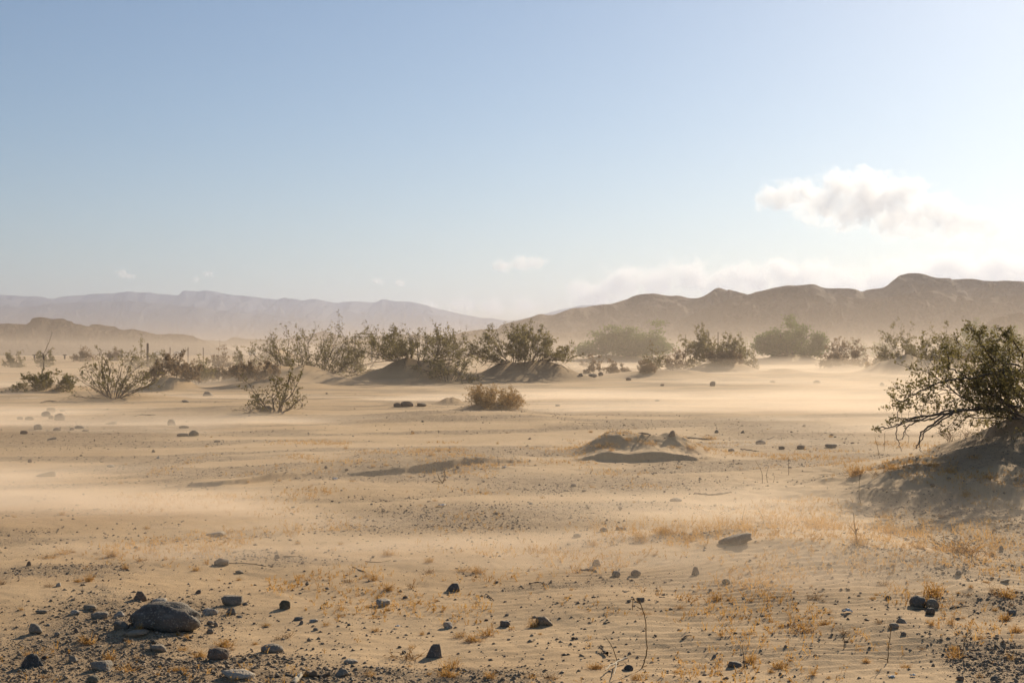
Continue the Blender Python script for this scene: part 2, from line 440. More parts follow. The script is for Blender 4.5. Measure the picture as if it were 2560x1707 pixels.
LEAF_Y = leaf_mat('yellow_green_leaf', (0.11, 0.10, 0.022), (0.22, 0.17, 0.045))
LEAF_B = leaf_mat('brown_leaf', (0.19, 0.132, 0.078), (0.31, 0.220, 0.130), 0.4)
LEAF_G = leaf_mat('tree_leaf', (0.085, 0.130, 0.028), (0.170, 0.215, 0.055), 0.4, 0.9)
LEAF_STRAW = leaf_mat('straw_leaf', (0.30, 0.185, 0.070), (0.46, 0.30, 0.125), 0.4, 2.0)

SHRUB_GROUP = 'shrubs on the windy plain'
def bush(name, label, cat, base, H, W, n_main=8, n_sec=6, n_twig=4, leaves=5, lsize=0.02, wig=0.16, lean=(0, 0), lowest=8, highest=78,
         barkm=None, leafm=None, r=0.018, twl=0.30, base_r=0.12, leaf_from=0.45, group=None, az=None, sides=4, top_only=0.0, bend=0.02, part='branch', sink=0.04):
    """A many-stemmed desert shrub: every main stem with its shoots is one part, the leaves are one more."""
    barkm = barkm or BARK; leafm = leafm or LEAF
    root = empty(name, tuple(base), label=label, category=cat, group=group)
    k = n_main
    azs = (np.arange(k) + rng.uniform(-0.35, 0.35, k)) * 2 * np.pi / k if az is None else rng.uniform(math.radians(az[0]), math.radians(az[1]), k)
    el = np.radians(np.linspace(lowest, highest, k)[rng.permutation(k)])
    d = np.stack([np.cos(azs) * np.cos(el), np.sin(azs) * np.cos(el), np.sin(el)], 1) + np.array([lean[0], lean[1], 0])
    d = unit(d)
    # stems reach out to a rounded outline of height H and width W
    reach = 1.0 / np.sqrt((np.hypot(d[:, 0], d[:, 1]) / (W / 2)) ** 2 + (d[:, 2] / H) ** 2)
    L = reach * 0.80 * rng.uniform(0.75, 1.12, k)
    st = np.stack([base_r * np.cos(azs), base_r * np.sin(azs), np.full(k, -sink)], 1)
    P0 = grow(st, d, L, 9, wig * 0.75, bend); R0 = np.full(k, r * 0.62) * rng.uniform(0.6, 1.25, k)
    p, dd, par1 = pick(P0, n_sec, 0.12, 0.98, 0.5, 0.12)
    P1 = grow(p, dd, L[par1] * rng.uniform(0.28, 0.62, len(p)), 6, wig * 1.15, bend)
    p, dd, par2 = pick(P1, n_twig, 0.25, 1.0, 0.55, 0.08)
    P2 = grow(p, dd, twl * rng.uniform(0.4, 1.2, len(p)) * (H + W) / 4, 4, wig * 1.2, bend)
    V0, F0 = tubes(P0, R0, R0 * 0.3, max(sides, 4)); V1, F1 = tubes(P1, R0[par1] * 0.42, R0[par1] * 0.16, 3); V2, F2 = tubes(P2, R0[par1][par2] * 0.2, R0[par1][par2] * 0.09, 3)
    own1 = par1; own2 = par1[par2]
    for m in range(k):
        Vs, Fs, off = [], [], 0
        for V, own in ((V0, np.arange(k)), (V1, own1), (V2, own2)):
            s = V[own == m]
            if not len(s): continue
            kk, n, sd, _ = s.shape
            i = np.arange(kk * n * sd).reshape(kk, n, sd); j = np.roll(i, -1, 2)
            Fs.append(np.stack([i[:, :-1], j[:, :-1], j[:, 1:], i[:, 1:]], -1).reshape(-1, 4) + off)
            Vs.append(s.reshape(-1, 3)); off += kk * n * sd
        link(part, mesh_np(part, np.concatenate(Vs), [np.concatenate(Fs)], True), barkm, root)
    leaves = int(round(leaves * (1.3 if base[1] > 25 else 1.6)))
    if leaves:
        kk = len(P2); t = rng.uniform(leaf_from, 1.02, (kk, leaves)) * 3
        a = np.clip(t.astype(int), 0, 2); f = (t - a)[..., None]
        ii = np.arange(kk)[:, None]
        lp = P2[ii, a] * (1 - f) + P2[ii, a + 1] * f
        lp = (lp + rng.normal(size=lp.shape) * lsize * 0.9).reshape(-1, 3)
        if top_only > 0:
            # leaves thin out in clumps and towards the base
            hh = lp[:, 2] / H
            cl = noise(lp[:, 0] * 2.2 / W * 2 + lp[:, 2] * 1.3, lp[:, 1] * 2.2 / W * 2 + lp[:, 2] * 1.7, int(abs(base[0]) * 10))
            lp = lp[(rng.uniform(size=len(lp)) < sstep(-0.1, top_only, hh)) & (cl > -0.45 + 0.5 * rng.uniform(size=len(lp)))]
        V, Fq = leaf_quads(lp, lsize)
        link('foliage', mesh_np('foliage', V, [Fq]), leafm, root)
    return root

def px2m(Y): return Y / F
def shrub_at(px, py_base, py_top, w_px, Y=None, **kw):
    b = place(px, py_base, Y)
    Yd = b[1]
    top = CAM_H + (HZ - py_top) / F * Yd
    return b, max(0.3, top - b[2]), w_px / F * Yd

def desert_tree(label, px, Y, py_top, w_px, n_leaf=9000, group='green trees on the dusty plain', leafm=None, lobes=16):
    """A broad low tree: several leaning trunks under a wide uneven crown of leaf sprays."""
    x = flat(px, Y); z0 = ground_z(x, Y)
    Ht = CAM_H + (HZ - py_top) / F * Y - z0; Wt = w_px / F * Y
    root = empty('desert_tree', (x, Y, z0), label=label, category='tree', group=group)
    k = 6
    az = np.arange(k) * 2 * np.pi / k + rng.uniform(-0.3, 0.3, k)
    d = unit(np.stack([np.cos(az) * 0.9, np.sin(az) * 0.9, np.full(k, 0.8)], 1))
    P = grow(np.stack([0.2 * np.cos(az), 0.2 * np.sin(az), np.full(k, -0.2)], 1), d, np.full(k, Wt * 0.42), 8, 0.12, 0.04)
    P[:, :, 2] = np.minimum(P[:, :, 2], Ht * 0.75)
    for i in range(k):
        V, Fq = tubes(P[i:i + 1], np.array([Ht * 0.035]), np.array([Ht * 0.008]), 5)
        link('trunk', mesh_np('trunk', V.reshape(-1, 3), [Fq.reshape(-1, 4)], True), BARK, root)
    # sprays: clumps spread over a low dome with an uneven top
    nc = int(lobes * 7)
    u = rng.uniform(-1, 1, nc); v = rng.uniform(-1, 1, nc)
    top = np.sqrt(np.maximum(0, 1 - (u ** 2 + v ** 2) ** 1.3 * 0.93)) * (0.74 + 0.42 * fbm(u * 2.6 + px, v * 2.6, 77, 3))
    ok = u ** 2 + v ** 2 < 1
    u, v, top = u[ok], v[ok], top[ok]
    w = top * (1 - rng.uniform(0, 1, len(u)) ** 1.2 * 0.97)
    cc = np.stack([u * Wt / 2, v * Wt / 2 * 0.9, np.clip(w, 0.03, 1.2) * Ht], 1)
    per = max(4, n_leaf // len(cc))
    # each clump is a spray of thin upright shoots carrying leaves
    sh = np.repeat(cc, per, 0) + rng.normal(size=(len(cc) * per, 3)) * np.array([Wt * 0.045, Wt * 0.045, Ht * 0.055])
    V, Fq = leaf_quads(sh, Wt * 0.010 + 0.05)
    link('crown', mesh_np('crown', V, [Fq]), leafm or LEAF_G, root)
    # loose shoots that stand out of the outline
    m = 90
    j = rng.integers(0, len(cc), m)
    P = grow(cc[j] + 0, unit(np.stack([rng.normal(size=m) * 0.6, rng.normal(size=m) * 0.6, np.ones(m)], 1)), np.full(m, Ht * 0.17) * rng.uniform(0.5, 1.2, m), 5, 0.12, 0.0)
    V, Fq = tubes(P, np.full(m, 0.012 + 0.002 * Ht), np.full(m, 0.006), 3)
    link('twig', mesh_np('twig', V.reshape(-1, 3), [Fq.reshape(-1, 4)]), BARK_TAN, root, kind='stuff')
    return root

# ---------------------------------------------------------------- creosote bushes and other shrubs, near to far
# the big bush on the near mound, cut by the picture's edge
bb = np.array([flat(2640, 16.6), 16.6, 0]); bb[2] = ground_z(bb[0], bb[1])
bush('creosote_bush', 'big dense creosote bush on the near shaded sand mound, arching thin branches outward', 'bush', bb, 0.93, 3.4, n_main=36, n_sec=11, n_twig=8, leaves=5, lsize=0.018,
     lowest=-14, highest=80, wig=0.20, r=0.017, twl=0.18, base_r=0.45, group=SHRUB_GROUP, sides=5, leaf_from=0.3, top_only=0.0, bend=0.025)
# long bare arms of that bush that reach out low over the sand, and two leafy ones
def arm(root, pts_px, Y0, Y1, r, leaf_n, side_n, seed_leaf=0.017):
    n = len(pts_px); Ys = np.linspace(Y0, Y1, n)
    P = np.array([[(a - CX) / F * y, y, CAM_H + (HZ - b) / F * y] for (a, b), y in zip(pts_px, Ys)]) - np.array(root.location)
    t = np.linspace(0, n - 1, n * 4 - 3); a = np.minimum(t.astype(int), n - 2); f = (t - a)[:, None]
    Pm = np.roll(P, 1, 0); Pm[0] = P[0]; Pp = np.roll(P, -1, 0); Pp[-1] = P[-1]; tg = (Pp - Pm) / 2
    f2, f3 = f * f, f * f * f
    path = (2 * f3 - 3 * f2 + 1) * P[a] + (f3 - 2 * f2 + f) * tg[a] + (-2 * f3 + 3 * f2) * P[a + 1] + (f3 - f2) * tg[a + 1]
    path = (path + rng.normal(size=path.shape) * 0.006)[None]
    V, Fq = tubes(path, np.array([r]), np.array([r * 0.3]), 5)
    Vs, Fs, off = [V.reshape(-1, 3)], [Fq.reshape(-1, 4)], V.size // 3
    if side_n:
        p, d, par = pick(path, side_n, 0.3, 1.0, 0.5, 0.15)
        S = grow(p, d, rng.uniform(0.08, 0.24, side_n), 5, 0.3, 0.02)
        V, Fq = tubes(S, np.full(side_n, r * 0.3), np.full(side_n, r * 0.12), 3)
        Vs.append(V.reshape(-1, 3)); Fs.append(Fq.reshape(-1, 4) + off)
    link('branch', mesh_np('branch', np.concatenate(Vs), [np.concatenate(Fs)], True), BARK, root)
    if side_n and leaf_n:
        tip = S[rng.integers(0, side_n, leaf_n), rng.integers(2, 5, leaf_n)] + rng.normal(size=(leaf_n, 3)) * 0.018
        V, Fq = leaf_quads(tip, seed_leaf)
        link('foliage', mesh_np('foliage', V, [Fq]), LEAF, root)
def z5(pts): return [(2060 + a / 2.904, 760 + b / 2.904) for a, b in pts]
BIG = [o for o in C.objects if o.name == 'creosote_bush'][0]
arm(BIG, z5([(1420, 480), (1250, 500), (1100, 530), (960, 545), (860, 565), (760, 600), (690, 640), (630, 665), (610, 700), (560, 710), (520, 690)]), 16.4, 15.2, 0.013, 260, 16)
arm(BIG, z5([(1430, 450), (1280, 420), (1210, 390), (1170, 330), (1140, 290), (1130, 230), (1090, 200), (1060, 170)]), 16.3, 15.6, 0.012, 420, 22)
arm(BIG, z5([(1420, 740), (1300, 755), (1150, 760), (1000, 775), (860, 800), (720, 815), (640, 830), (560, 860), (500, 890), (420, 895), (370, 910)]), 16.4, 15.0, 0.017, 130, 10)
arm(BIG, z5([(1250, 760), (1080, 765), (920, 775), (820, 800), (700, 840), (620, 880), (590, 920), (570, 980)]), 16.2, 15.2, 0.014, 0, 4)
arm(BIG, z5([(1100, 765), (940, 780), (850, 830), (760, 890), (710, 930), (690, 1000), (670, 1050)]), 16.0, 15.1, 0.015, 0, 4)
arm(BIG, z5([(860, 800), (760, 840), (640, 850), (540, 880), (520, 940), (545, 1010), (560, 1060)]), 15.6, 15.1, 0.010, 0, 3)
arm(BIG, z5([(940, 790), (830, 860), (740, 920), (710, 980), (690, 1030), (710, 1075)]), 15.8, 15.1, 0.010, 0, 3)
arm(BIG, z5([(1060, 540), (970, 490), (910, 470), (905, 420), (900, 370), (890, 330), (860, 310)]), 16.0, 15.5, 0.010, 300, 16)
arm(BIG, z5([(720, 815), (620, 830), (560, 830), (530, 800), (545, 770)]), 15.4, 15.1, 0.008, 170, 9)
arm(BIG, z5([(1440, 380), (1400, 300), (1340, 240), (1310, 210)]), 16.6, 16.0, 0.011, 380, 20)

# dead brown brush caught behind its low branches
b, h, w = shrub_at(2395, 1112, 1030, 110, 17.6)
bush('dry_brush', 'light brown dead brush caught behind the low branches of the near bush', 'shrub', b, 0.46, 0.62, n_main=12, n_sec=8, n_twig=5, leaves=0, wig=0.3, r=0.006, barkm=BARK_TAN, group='dead brush', lowest=25)

b, h, w = shrub_at(688, 1030, 903, 172)
bush('creosote_bush', 'small open creosote bush with bare lower stems standing alone on a low ridge', 'bush', b, h, w * 1.05, n_main=13, n_sec=6, n_twig=5, leaves=5, lsize=0.028, lowest=10, highest=76, r=0.034, wig=0.24,
     leafm=LEAF_Y, group=SHRUB_GROUP, twl=0.2, base_r=0.14, leaf_from=0.4, sides=5, top_only=0.25)
b, h, w = shrub_at(1236, 1014, 955, 136)
bush('tumbleweed', 'pale straw-coloured dead tumbleweed bush on its own small sand mound', 'shrub', b, h * 1.0, w * 1.05, n_main=44, n_sec=9, n_twig=6, leaves=2, lsize=0.02, lowest=2, highest=84, r=0.016, wig=0.26, barkm=STRAW_BARK,
     leafm=LEAF_STRAW, group='dead brush', base_r=0.25, twl=0.22)
b, h, w = shrub_at(285, 994, 842, 222)
bush('creosote_bush', 'wide fan-shaped creosote bush with many bare grey stems sweeping outward', 'bush', b, h * 0.95, w, n_main=24, n_sec=6, n_twig=5, leaves=4, lsize=0.032, lowest=5, highest=70, r=0.030, wig=0.17, group=SHRUB_GROUP,
     base_r=0.15, twl=0.2, top_only=0.3)
b, h, w = shrub_at(112, 977, 905, 160)
rt = bush('creosote_bush', 'low yellow-green creosote bush with one tall bare forked stem above it', 'bush', b, h, w, n_main=12, n_sec=6, n_twig=5, leaves=7, lsize=0.042, lowest=6, highest=50, r=0.022, leafm=LEAF_Y, group=SHRUB_GROUP, twl=0.22)
def z1(pts): return [(a / 3.36, 760 + c / 3.36) for a, c in pts]
for pp, rr in ((z1([(375, 722), (350, 660), (345, 610), (360, 550), (370, 460), (355, 410)]), 0.030), (z1([(368, 470), (362, 430), (390, 370), (415, 310), (440, 240)]), 0.018), (z1([(366, 455), (390, 420), (410, 395)]), 0.014), (z1([(358, 415), (340, 405), (325, 402)]), 0.012)):
    arm(rt, pp, b[1], b[1], rr, 0, 3)
b, h, w = shrub_at(432, 930, 889, 92, 55.5)
bush('brown_shrub', 'dense reddish brown shrub on top of a steep sand mound', 'shrub', b, h * 1.1, w, n_main=12, n_sec=7, n_twig=5, leaves=9, lsize=0.045, lowest=10, highest=75, r=0.016, leafm=LEAF_B, group='brown shrubs', base_r=0.4)
b, h, w = shrub_at(500, 945, 884, 90, 60)
bush('creosote_bush', 'thin light creosote bush beside the steep mound with the brown shrub', 'bush', b, h, w, n_main=10, n_sec=5, n_twig=4, leaves=4, lsize=0.05, r=0.022, group=SHRUB_GROUP, lowest=20)
b, h, w = shrub_at(548, 952, 912, 90, 64)
bush('brown_shrub', 'low fuzzy tan shrub fading into the dust between two mounds', 'shrub', b, h, w, n_main=12, n_sec=6, n_twig=5, leaves=8, lsize=0.05, r=0.014, leafm=LEAF_B, group='brown shrubs', base_r=0.5)
b, h, w = shrub_at(640, 944, 902, 92, 57.5)
bush('brown_shrub', 'reddish brown shrub on the sloping flank of a long sand mound', 'shrub', b, h * 1.1, w, n_main=14, n_sec=7, n_twig=5, leaves=10, lsize=0.045, r=0.016, leafm=LEAF_B, group='brown shrubs', base_r=0.5)
b, h, w = shrub_at(765, 935, 806, 270, 64)
bush('creosote_bush', 'tall airy creosote bush with long upright wispy stems behind the long mound', 'bush', b, h, w, n_main=32, n_sec=8, n_twig=6, leaves=3, lsize=0.042, lowest=4, highest=80, r=0.036, wig=0.2, group=SHRUB_GROUP, twl=0.2, base_r=0.7)
b, h, w = shrub_at(880, 915, 862, 95, 86)
bush('creosote_bush', 'faint creosote bush half lost in dust behind the tall airy one', 'bush', b, h, w, n_main=12, n_sec=6, n_twig=5, leaves=5, lsize=0.06, r=0.028, group=SHRUB_GROUP, twl=0.25)
b, h, w = shrub_at(1035, 920, 828, 315, 64.5)
bush('creosote_bush', 'broad dense creosote bush spreading over the top of a wide shaded mound', 'bush', b, h * 0.95, w * 1.05, n_main=40, n_sec=9, n_twig=6, leaves=6, lsize=0.042, lowest=-12, highest=70, r=0.034, wig=0.17, group=SHRUB_GROUP, base_r=0.9, twl=0.18,
     top_only=0.2)
b, h, w = shrub_at(1118, 944, 868, 150, 62)
bush('creosote_bush', 'bushy creosote with many thin stems rooted at the edge of the wide mound', 'bush', b, h, w, n_main=18, n_sec=6, n_twig=5, leaves=5, lsize=0.04, lowest=16, highest=80, r=0.022, wig=0.16, group=SHRUB_GROUP, base_r=0.4, twl=0.2)
b, h, w = shrub_at(1305, 920, 806, 190, 66.5)
rt = bush('creosote_bush', 'tall full creosote bush with dark leafy tips and a long arm trailing over the sand', 'bush', b, h * 0.98, w * 1.1, n_main=34, n_sec=9, n_twig=6, leaves=8, lsize=0.046, lowest=-6, highest=80, r=0.034, wig=0.17, group=SHRUB_GROUP, base_r=0.7, twl=0.18,
     top_only=0.18)
def z3(pts): return [(1100 + a / 3.36, 720 + c / 3.36) for a, c in pts]
arm(rt, z3([(700, 660), (830, 650), (930, 610), (1010, 600), (1080, 600), (1140, 570), (1190, 560)]), 66.5, 64.5, 0.03, 120, 16, 0.05)
arm(rt, z3([(840, 650), (950, 650), (1020, 650), (1060, 680), (1080, 710)]), 66, 64.5, 0.025, 0, 6, 0.05)
arm(rt, z3([(860, 640), (960, 570), (1010, 530), (1060, 520)]), 66, 65.0, 0.025, 120, 12, 0.05)
b, h, w = shrub_at(1618, 931, 900, 55)
bush('brown_shrub', 'small round tan shrub alone on pale drifting sand', 'shrub', b, h, w, n_main=14, n_sec=6, n_twig=4, leaves=6, lsize=0.035, r=0.012, leafm=LEAF_B, group='brown shrubs', lowest=15)
b, h, w = shrub_at(1632, 903, 858, 70, 84)
bush('creosote_bush', 'slender pale creosote bush standing behind the small round tan shrub', 'bush', b, h, w, n_main=9, n_sec=5, n_twig=4, leaves=5, lsize=0.055, r=0.022, group=SHRUB_GROUP, leafm=LEAF_Y, lowest=25)
b, h, w = shrub_at(1692, 890, 862, 80, 96)
bush('brown_shrub', 'pale brown brush in dust next to the slender creosote bush', 'shrub', b, h, w, n_main=12, n_sec=6, n_twig=4, leaves=6, lsize=0.06, r=0.02, leafm=LEAF_B, group='brown shrubs')
b, h, w = shrub_at(1460, 917, 899, 34)
bush('brown_shrub', 'tiny tan shrub at the end of the trailing creosote arm', 'shrub', b, h, w, n_main=9, n_sec=5, n_twig=4, leaves=5, lsize=0.04, r=0.012, leafm=LEAF_B, group='brown shrubs')
b, h, w = shrub_at(1502, 893, 876, 50, 78)
bush('brown_shrub', 'low rusty brown clump on the sand before the wide green tree', 'shrub', b, max(h, 0.45), w, n_main=12, n_sec=5, n_twig=4, leaves=7, lsize=0.05, r=0.012, leafm=LEAF_B, group='brown shrubs', base_r=0.5)
b, h, w = shrub_at(1548, 888, 876, 26, 84)
bush('brown_shrub', 'second smaller rusty clump just past the low rusty brown one', 'shrub', b, max(h, 0.35), w, n_main=8, n_sec=5, n_twig=4, leaves=6, lsize=0.05, r=0.012, leafm=LEAF_B, group='brown shrubs', base_r=0.3)
b, h, w = shrub_at(1785, 905, 829, 150, 91)
bush('creosote_bush', 'dark olive creosote bush on a mound with brown brush at its foot', 'bush', b, h, w * 1.05, n_main=24, n_sec=8, n_twig=5, leaves=8, lsize=0.06, lowest=8, highest=75, r=0.034, group=SHRUB_GROUP, base_r=0.7, twl=0.18)
b, h, w = shrub_at(1808, 912, 880, 72, 88.6)
bush('brown_shrub', 'rust brown brush on the mound in front of the dark olive creosote', 'shrub', b, h, w, n_main=12, n_sec=7, n_twig=5, leaves=9, lsize=0.06, r=0.016, leafm=LEAF_B, group='brown shrubs', base_r=0.4)
b, h, w = shrub_at(1872, 898, 852, 70, 92)
bush('creosote_bush', 'bare arching creosote stems spreading beside the dark olive bush', 'bush', b, h, w, n_main=9, n_sec=5, n_twig=4, leaves=3, lsize=0.055, r=0.024, group=SHRUB_GROUP, lowest=10, highest=60)
b, h, w = shrub_at(2108, 906, 850, 112, 103)
bush('brown_shrub', 'medium brown bush rising from bright dust', 'shrub', b, h, w, n_main=18, n_sec=7, n_twig=5, leaves=8, lsize=0.065, r=0.028, leafm=LEAF_B, group='brown shrubs', base_r=0.5)
b, h, w = shrub_at(2205, 895, 850, 50, 100)
bush('brown_shrub', 'narrow upright brown bush beside the big dark mound', 'shrub', b, h, w, n_main=10, n_sec=6, n_twig=4, leaves=7, lsize=0.06, r=0.022, leafm=LEAF_B, group='brown shrubs', lowest=35)
b, h, w = shrub_at(2178, 910, 896, 40, 84)
bush('brown_shrub', 'small straw shrub at the toe of the big dark mound', 'shrub', b, max(h, 0.4), w, n_main=9, n_sec=5, n_twig=4, leaves=6, lsize=0.045, r=0.014, leafm=LEAF_STRAW, group='brown shrubs')
b, h, w = shrub_at(2300, 893, 798, 165, 82)
bush('creosote_bush', 'large rounded creosote bush growing from the big dark mound', 'bush', b, h, w * 1.1, n_main=28, n_sec=8, n_twig=6, leaves=8, lsize=0.055, lowest=10, highest=78, r=0.034, group=SHRUB_GROUP, base_r=0.9, twl=0.18, top_only=0.1)
b, h, w = shrub_at(2362, 895, 798, 90, 85)
bush('creosote_bush', 'lighter airy creosote bush adjoining the large rounded one', 'bush', b, h, w, n_main=16, n_sec=7, n_twig=5, leaves=6, lsize=0.055, lowest=18, highest=80, r=0.028, group=SHRUB_GROUP)
b, h, w = shrub_at(2415, 900, 872, 70, 86)
bush('brown_shrub', 'thin brown scrub seen through the near bush arms', 'shrub', b, h, w, n_main=10, n_sec=6, n_twig=4, leaves=5, lsize=0.05, r=0.018, leafm=LEAF_B, group='brown shrubs')
# faint shrubs far out on the plain behind
for px, pyb, pyt, wp, Y, lab, kind in [
    (33, 905, 874, 52, 110, 'faint grey shrub far out on the plain, outermost of its row', 0),
    (112, 902, 864, 46, 120, 'faint grey round shrub behind the tall bare forked stem', 0),
    (208, 893, 874, 62, 150, 'pale pinkish low shrub beyond the fan-shaped bush', 1),
    (283, 889, 873, 34, 160, 'pale low shrub in dust between the fan-shaped bush stems', 1),
    (345, 897, 850, 92, 105, 'faint tall spindly creosote before a thick post', 0),
    (400, 898, 858, 40, 108, 'faint thin shrub beside the thin fence posts', 0),
    (553, 898, 862, 56, 118, 'pale brown rounded bush fading into dust', 1),
    (612, 896, 846, 62, 100, 'spindly pale creosote with thin upright stems in dust', 0),
    (985, 868, 850, 40, 200, 'tiny dusty shrub beneath the far shade frame', 1)]:
    b, h, w = shrub_at(px, pyb, pyt, wp, Y)
    bush('creosote_bush' if kind == 0 else 'brown_shrub', lab, 'bush' if kind == 0 else 'shrub', b, h, w, n_main=10, n_sec=6, n_twig=4, leaves=5, lsize=0.06 * Y / 100, r=0.03, leafm=LEAF if kind == 0 else LEAF_B, group=SHRUB_GROUP if kind == 0 else 'brown shrubs', sides=3)

desert_tree('wide low green tree wrapped in dust below the brown hills', 1572, 200, 806, 232, 15000)
desert_tree('rounded grey-green tree rising out of bright dust', 1975, 160, 793, 182, 15000)
desert_tree('small pale green tree far behind the dark olive bush', 1852, 260, 832, 62, 2500)
desert_tree('small faint green tree in dust, partner of a lower one', 2142, 300, 834, 66, 2500)
desert_tree('lower faint green tree in dust next to its small partner', 2208, 310, 832, 62, 2500)
desert_tree('bright green tree behind the large rounded creosote', 2440, 175, 788, 130, 9000)
desert_tree('dull brownish tree at the edge behind the near bush', 2545, 180, 796, 100, 6000)
# ---------------------------------------------------------------- rocks
def rock_mat(name, a, b, speck, sscale=60):
    M = NT(name); p = M.pos()
    rnd = M.rand()
    n = M.noise(p, 7, 4, 0.6); s = M.noise(p, sscale, 2, 0.7)
    c = M.mix(M.ramp(n, 0.3, 0.7), a, b)
    c = M.mix(M.ramp(s, 0.56, 0.66), c, speck)
    c = M.mix(M.math('MULTIPLY', rnd, 0.34), c, (0.36, 0.28, 0.19))
    g = M.add('ShaderNodeNewGeometry'); sp = M.add('ShaderNodeSeparateXYZ'); M.l.new(g.outputs['Normal'], sp.inputs[0])
    dusty = M.math('MULTIPLY', M.ramp(sp.outputs['Z'], 0.55, 1.0), M.math('MULTIPLY', M.ramp(n, 0.35, 0.6), 0.45))
    c = M.mix(dusty, c, (0.46, 0.35, 0.235))
    M.l.new(c, M.b.inputs['Base Color']); M.b.inputs['Roughness'].default_value = 0.85; M.b.inputs['Specular IOR Level'].default_value = 0.3
    M.bump(M.math('ADD', n, M.math('MULTIPLY', s, 0.5)), 0.9, 0.016)
    return M.m
ROCK = {'dark': rock_mat('dark_granite', (0.090, 0.080, 0.070), (0.170, 0.150, 0.128), (0.24, 0.22, 0.19)),
        'grey': rock_mat('grey_stone', (0.160, 0.138, 0.112), (0.265, 0.230, 0.185), (0.32, 0.29, 0.24)),
        'tan': rock_mat('tan_stone', (0.200, 0.150, 0.100), (0.310, 0.240, 0.165), (0.14, 0.10, 0.07)),
        'brown': rock_mat('brown_stone', (0.115, 0.075, 0.052), (0.190, 0.130, 0.092), (0.26, 0.19, 0.14)),
        'pale': rock_mat('pale_stone', (0.36, 0.31, 0.25), (0.50, 0.44, 0.36), (0.22, 0.19, 0.16)),
        'black': rock_mat('black_stone', (0.045, 0.044, 0.044), (0.095, 0.090, 0.086), (0.16, 0.15, 0.14)),
        'warm': rock_mat('gravel_stone', (0.24, 0.175, 0.118), (0.35, 0.26, 0.178), (0.16, 0.12, 0.09)),
        'olive': rock_mat('olive_stone', (0.085, 0.078, 0.050), (0.150, 0.135, 0.090), (0.22, 0.19, 0.14))}

ROCK['granite'] = rock_mat('speckled_granite', (0.050, 0.048, 0.046), (0.120, 0.112, 0.102), (0.30, 0.27, 0.23), 75)

def ico(sub):
    import bmesh
    bm = bmesh.new(); bmesh.ops.create_icosphere(bm, subdivisions=sub, radius=1)
    V = np.array([v.co[:] for v in bm.verts]); Fc = np.array([[v.index for v in f.verts] for f in bm.faces]); bm.free()
    return V, Fc
ICO = {s: ico(s) for s in (1, 2, 3, 4)}

def rock_shape(kind, sub, r):
    """Unit rock: x, y in about -0.5..0.5, z from about -0.35 up to 1."""
    D, Fc = ICO[sub]
    if kind == 'round':
        R = 1 + 0.10 * np.array([noise(D[:, 0] * 1.3 + r, D[:, 1] * 1.3 + D[:, 2] * 1.1, int(r))]).ravel()
    else:
        rr = np.random.default_rng(int(r * 97) + 3)
        n = {'block': 11, 'tri': 10, 'slab': 12, 'wedge': 10}[kind]
        N = unit(rr.normal(size=(n, 3)) * np.array([1, 1, 0.9])); off = rr.uniform(0.72, 1.0, n)
        N = np.concatenate([N, [[1, 0, 0], [-1, 0, 0], [0, 1, 0], [0, -1, 0], [0, 0, 1]]]); off = np.concatenate([off, [1, 1, 1, 1, rr.uniform(0.75, 0.95)]])
        q = D @ N.T
        R = np.min(np.where(q > 0.05, off[None] / np.maximum(q, 0.05), 9.0), 1)
        R = np.minimum(R, 1.35)
    R = R * (1 + 0.05 * noise(D[:, 0] * 3.1 + r, D[:, 1] * 3.1 - D[:, 2] * 2.7, int(r) + 4) + (0.09 * noise(D[:, 0] * 2.4 + r, D[:, 1] * 2.4 + D[:, 2] * 2.9, int(r) + 2) + 0.04 * noise(D[:, 0] * 9 + D[:, 2] * 5, D[:, 1] * 9 + r, int(r) + 9) if sub > 2 else 0))
    P = D * R[:, None]
    x, y, z = P[:, 0], P[:, 1], P[:, 2]
    x = x / np.ptp(x) - (x.min() / np.ptp(x) + 0.5); y = y / np.ptp(y) - (y.min() / np.ptp(y) + 0.5)
    z = (z - z.min()) / np.ptp(z) * 1.4 - 0.4
    up = np.clip(z, 0, 1)
    if kind == 'tri':
        k = 1 - 0.55 * up; s = np.random.default_rng(int(r * 31)).uniform(-0.22, 0.22)
        x = x * k + s * up; y = y * k
    if kind == 'wedge':
        z = np.where(z > 0, z * (0.30 + 0.75 * (x + 0.5)), z)
    if kind == 'round':
        z = np.where(z > 0, z, z * 0.8)
    return np.stack([x, y, z], 1), Fc

ROCKS = []     # picture position, short description: anchors for the labels of small things
def rock(px, py, w, h, col, kind, label, anchor=None, name='rock', turn=None, depth=None, group='rocks lying on the sand', sub=None):
    p = place(px, py); Y = p[1]; W = w * Y / F; Hh = h * Y / F
    s = sub or (4 if w > 120 else 3 if w > 20 else 2)
    r = (px * 7.3 + py * 3.1) % 977
    V, Fc = rock_shape(kind, s, r)
    dp = depth or random.uniform(0.65, 0.95)
    V = V * np.array([W, W * dp, Hh])
    z = float(height(np.array([p[0]]), np.array([p[1] + W * dp * 0.35]), True)[0])
    o = link(name, mesh_np(name, V, [Fc], kind == 'round'), ROCK[col], None, (p[0], p[1] + W * dp * 0.35, min(z, p[2] + 0.03)), label=label, category='rock' if name == 'rock' else 'stone', group=group)
    if kind != 'round':
        pass
    a = turn if turn is not None else random.uniform(-0.12, 0.12)
    o.rotation_euler = (0, 0, a)
    if anchor: ROCKS.append((px, py - h / 2, anchor))
    return o

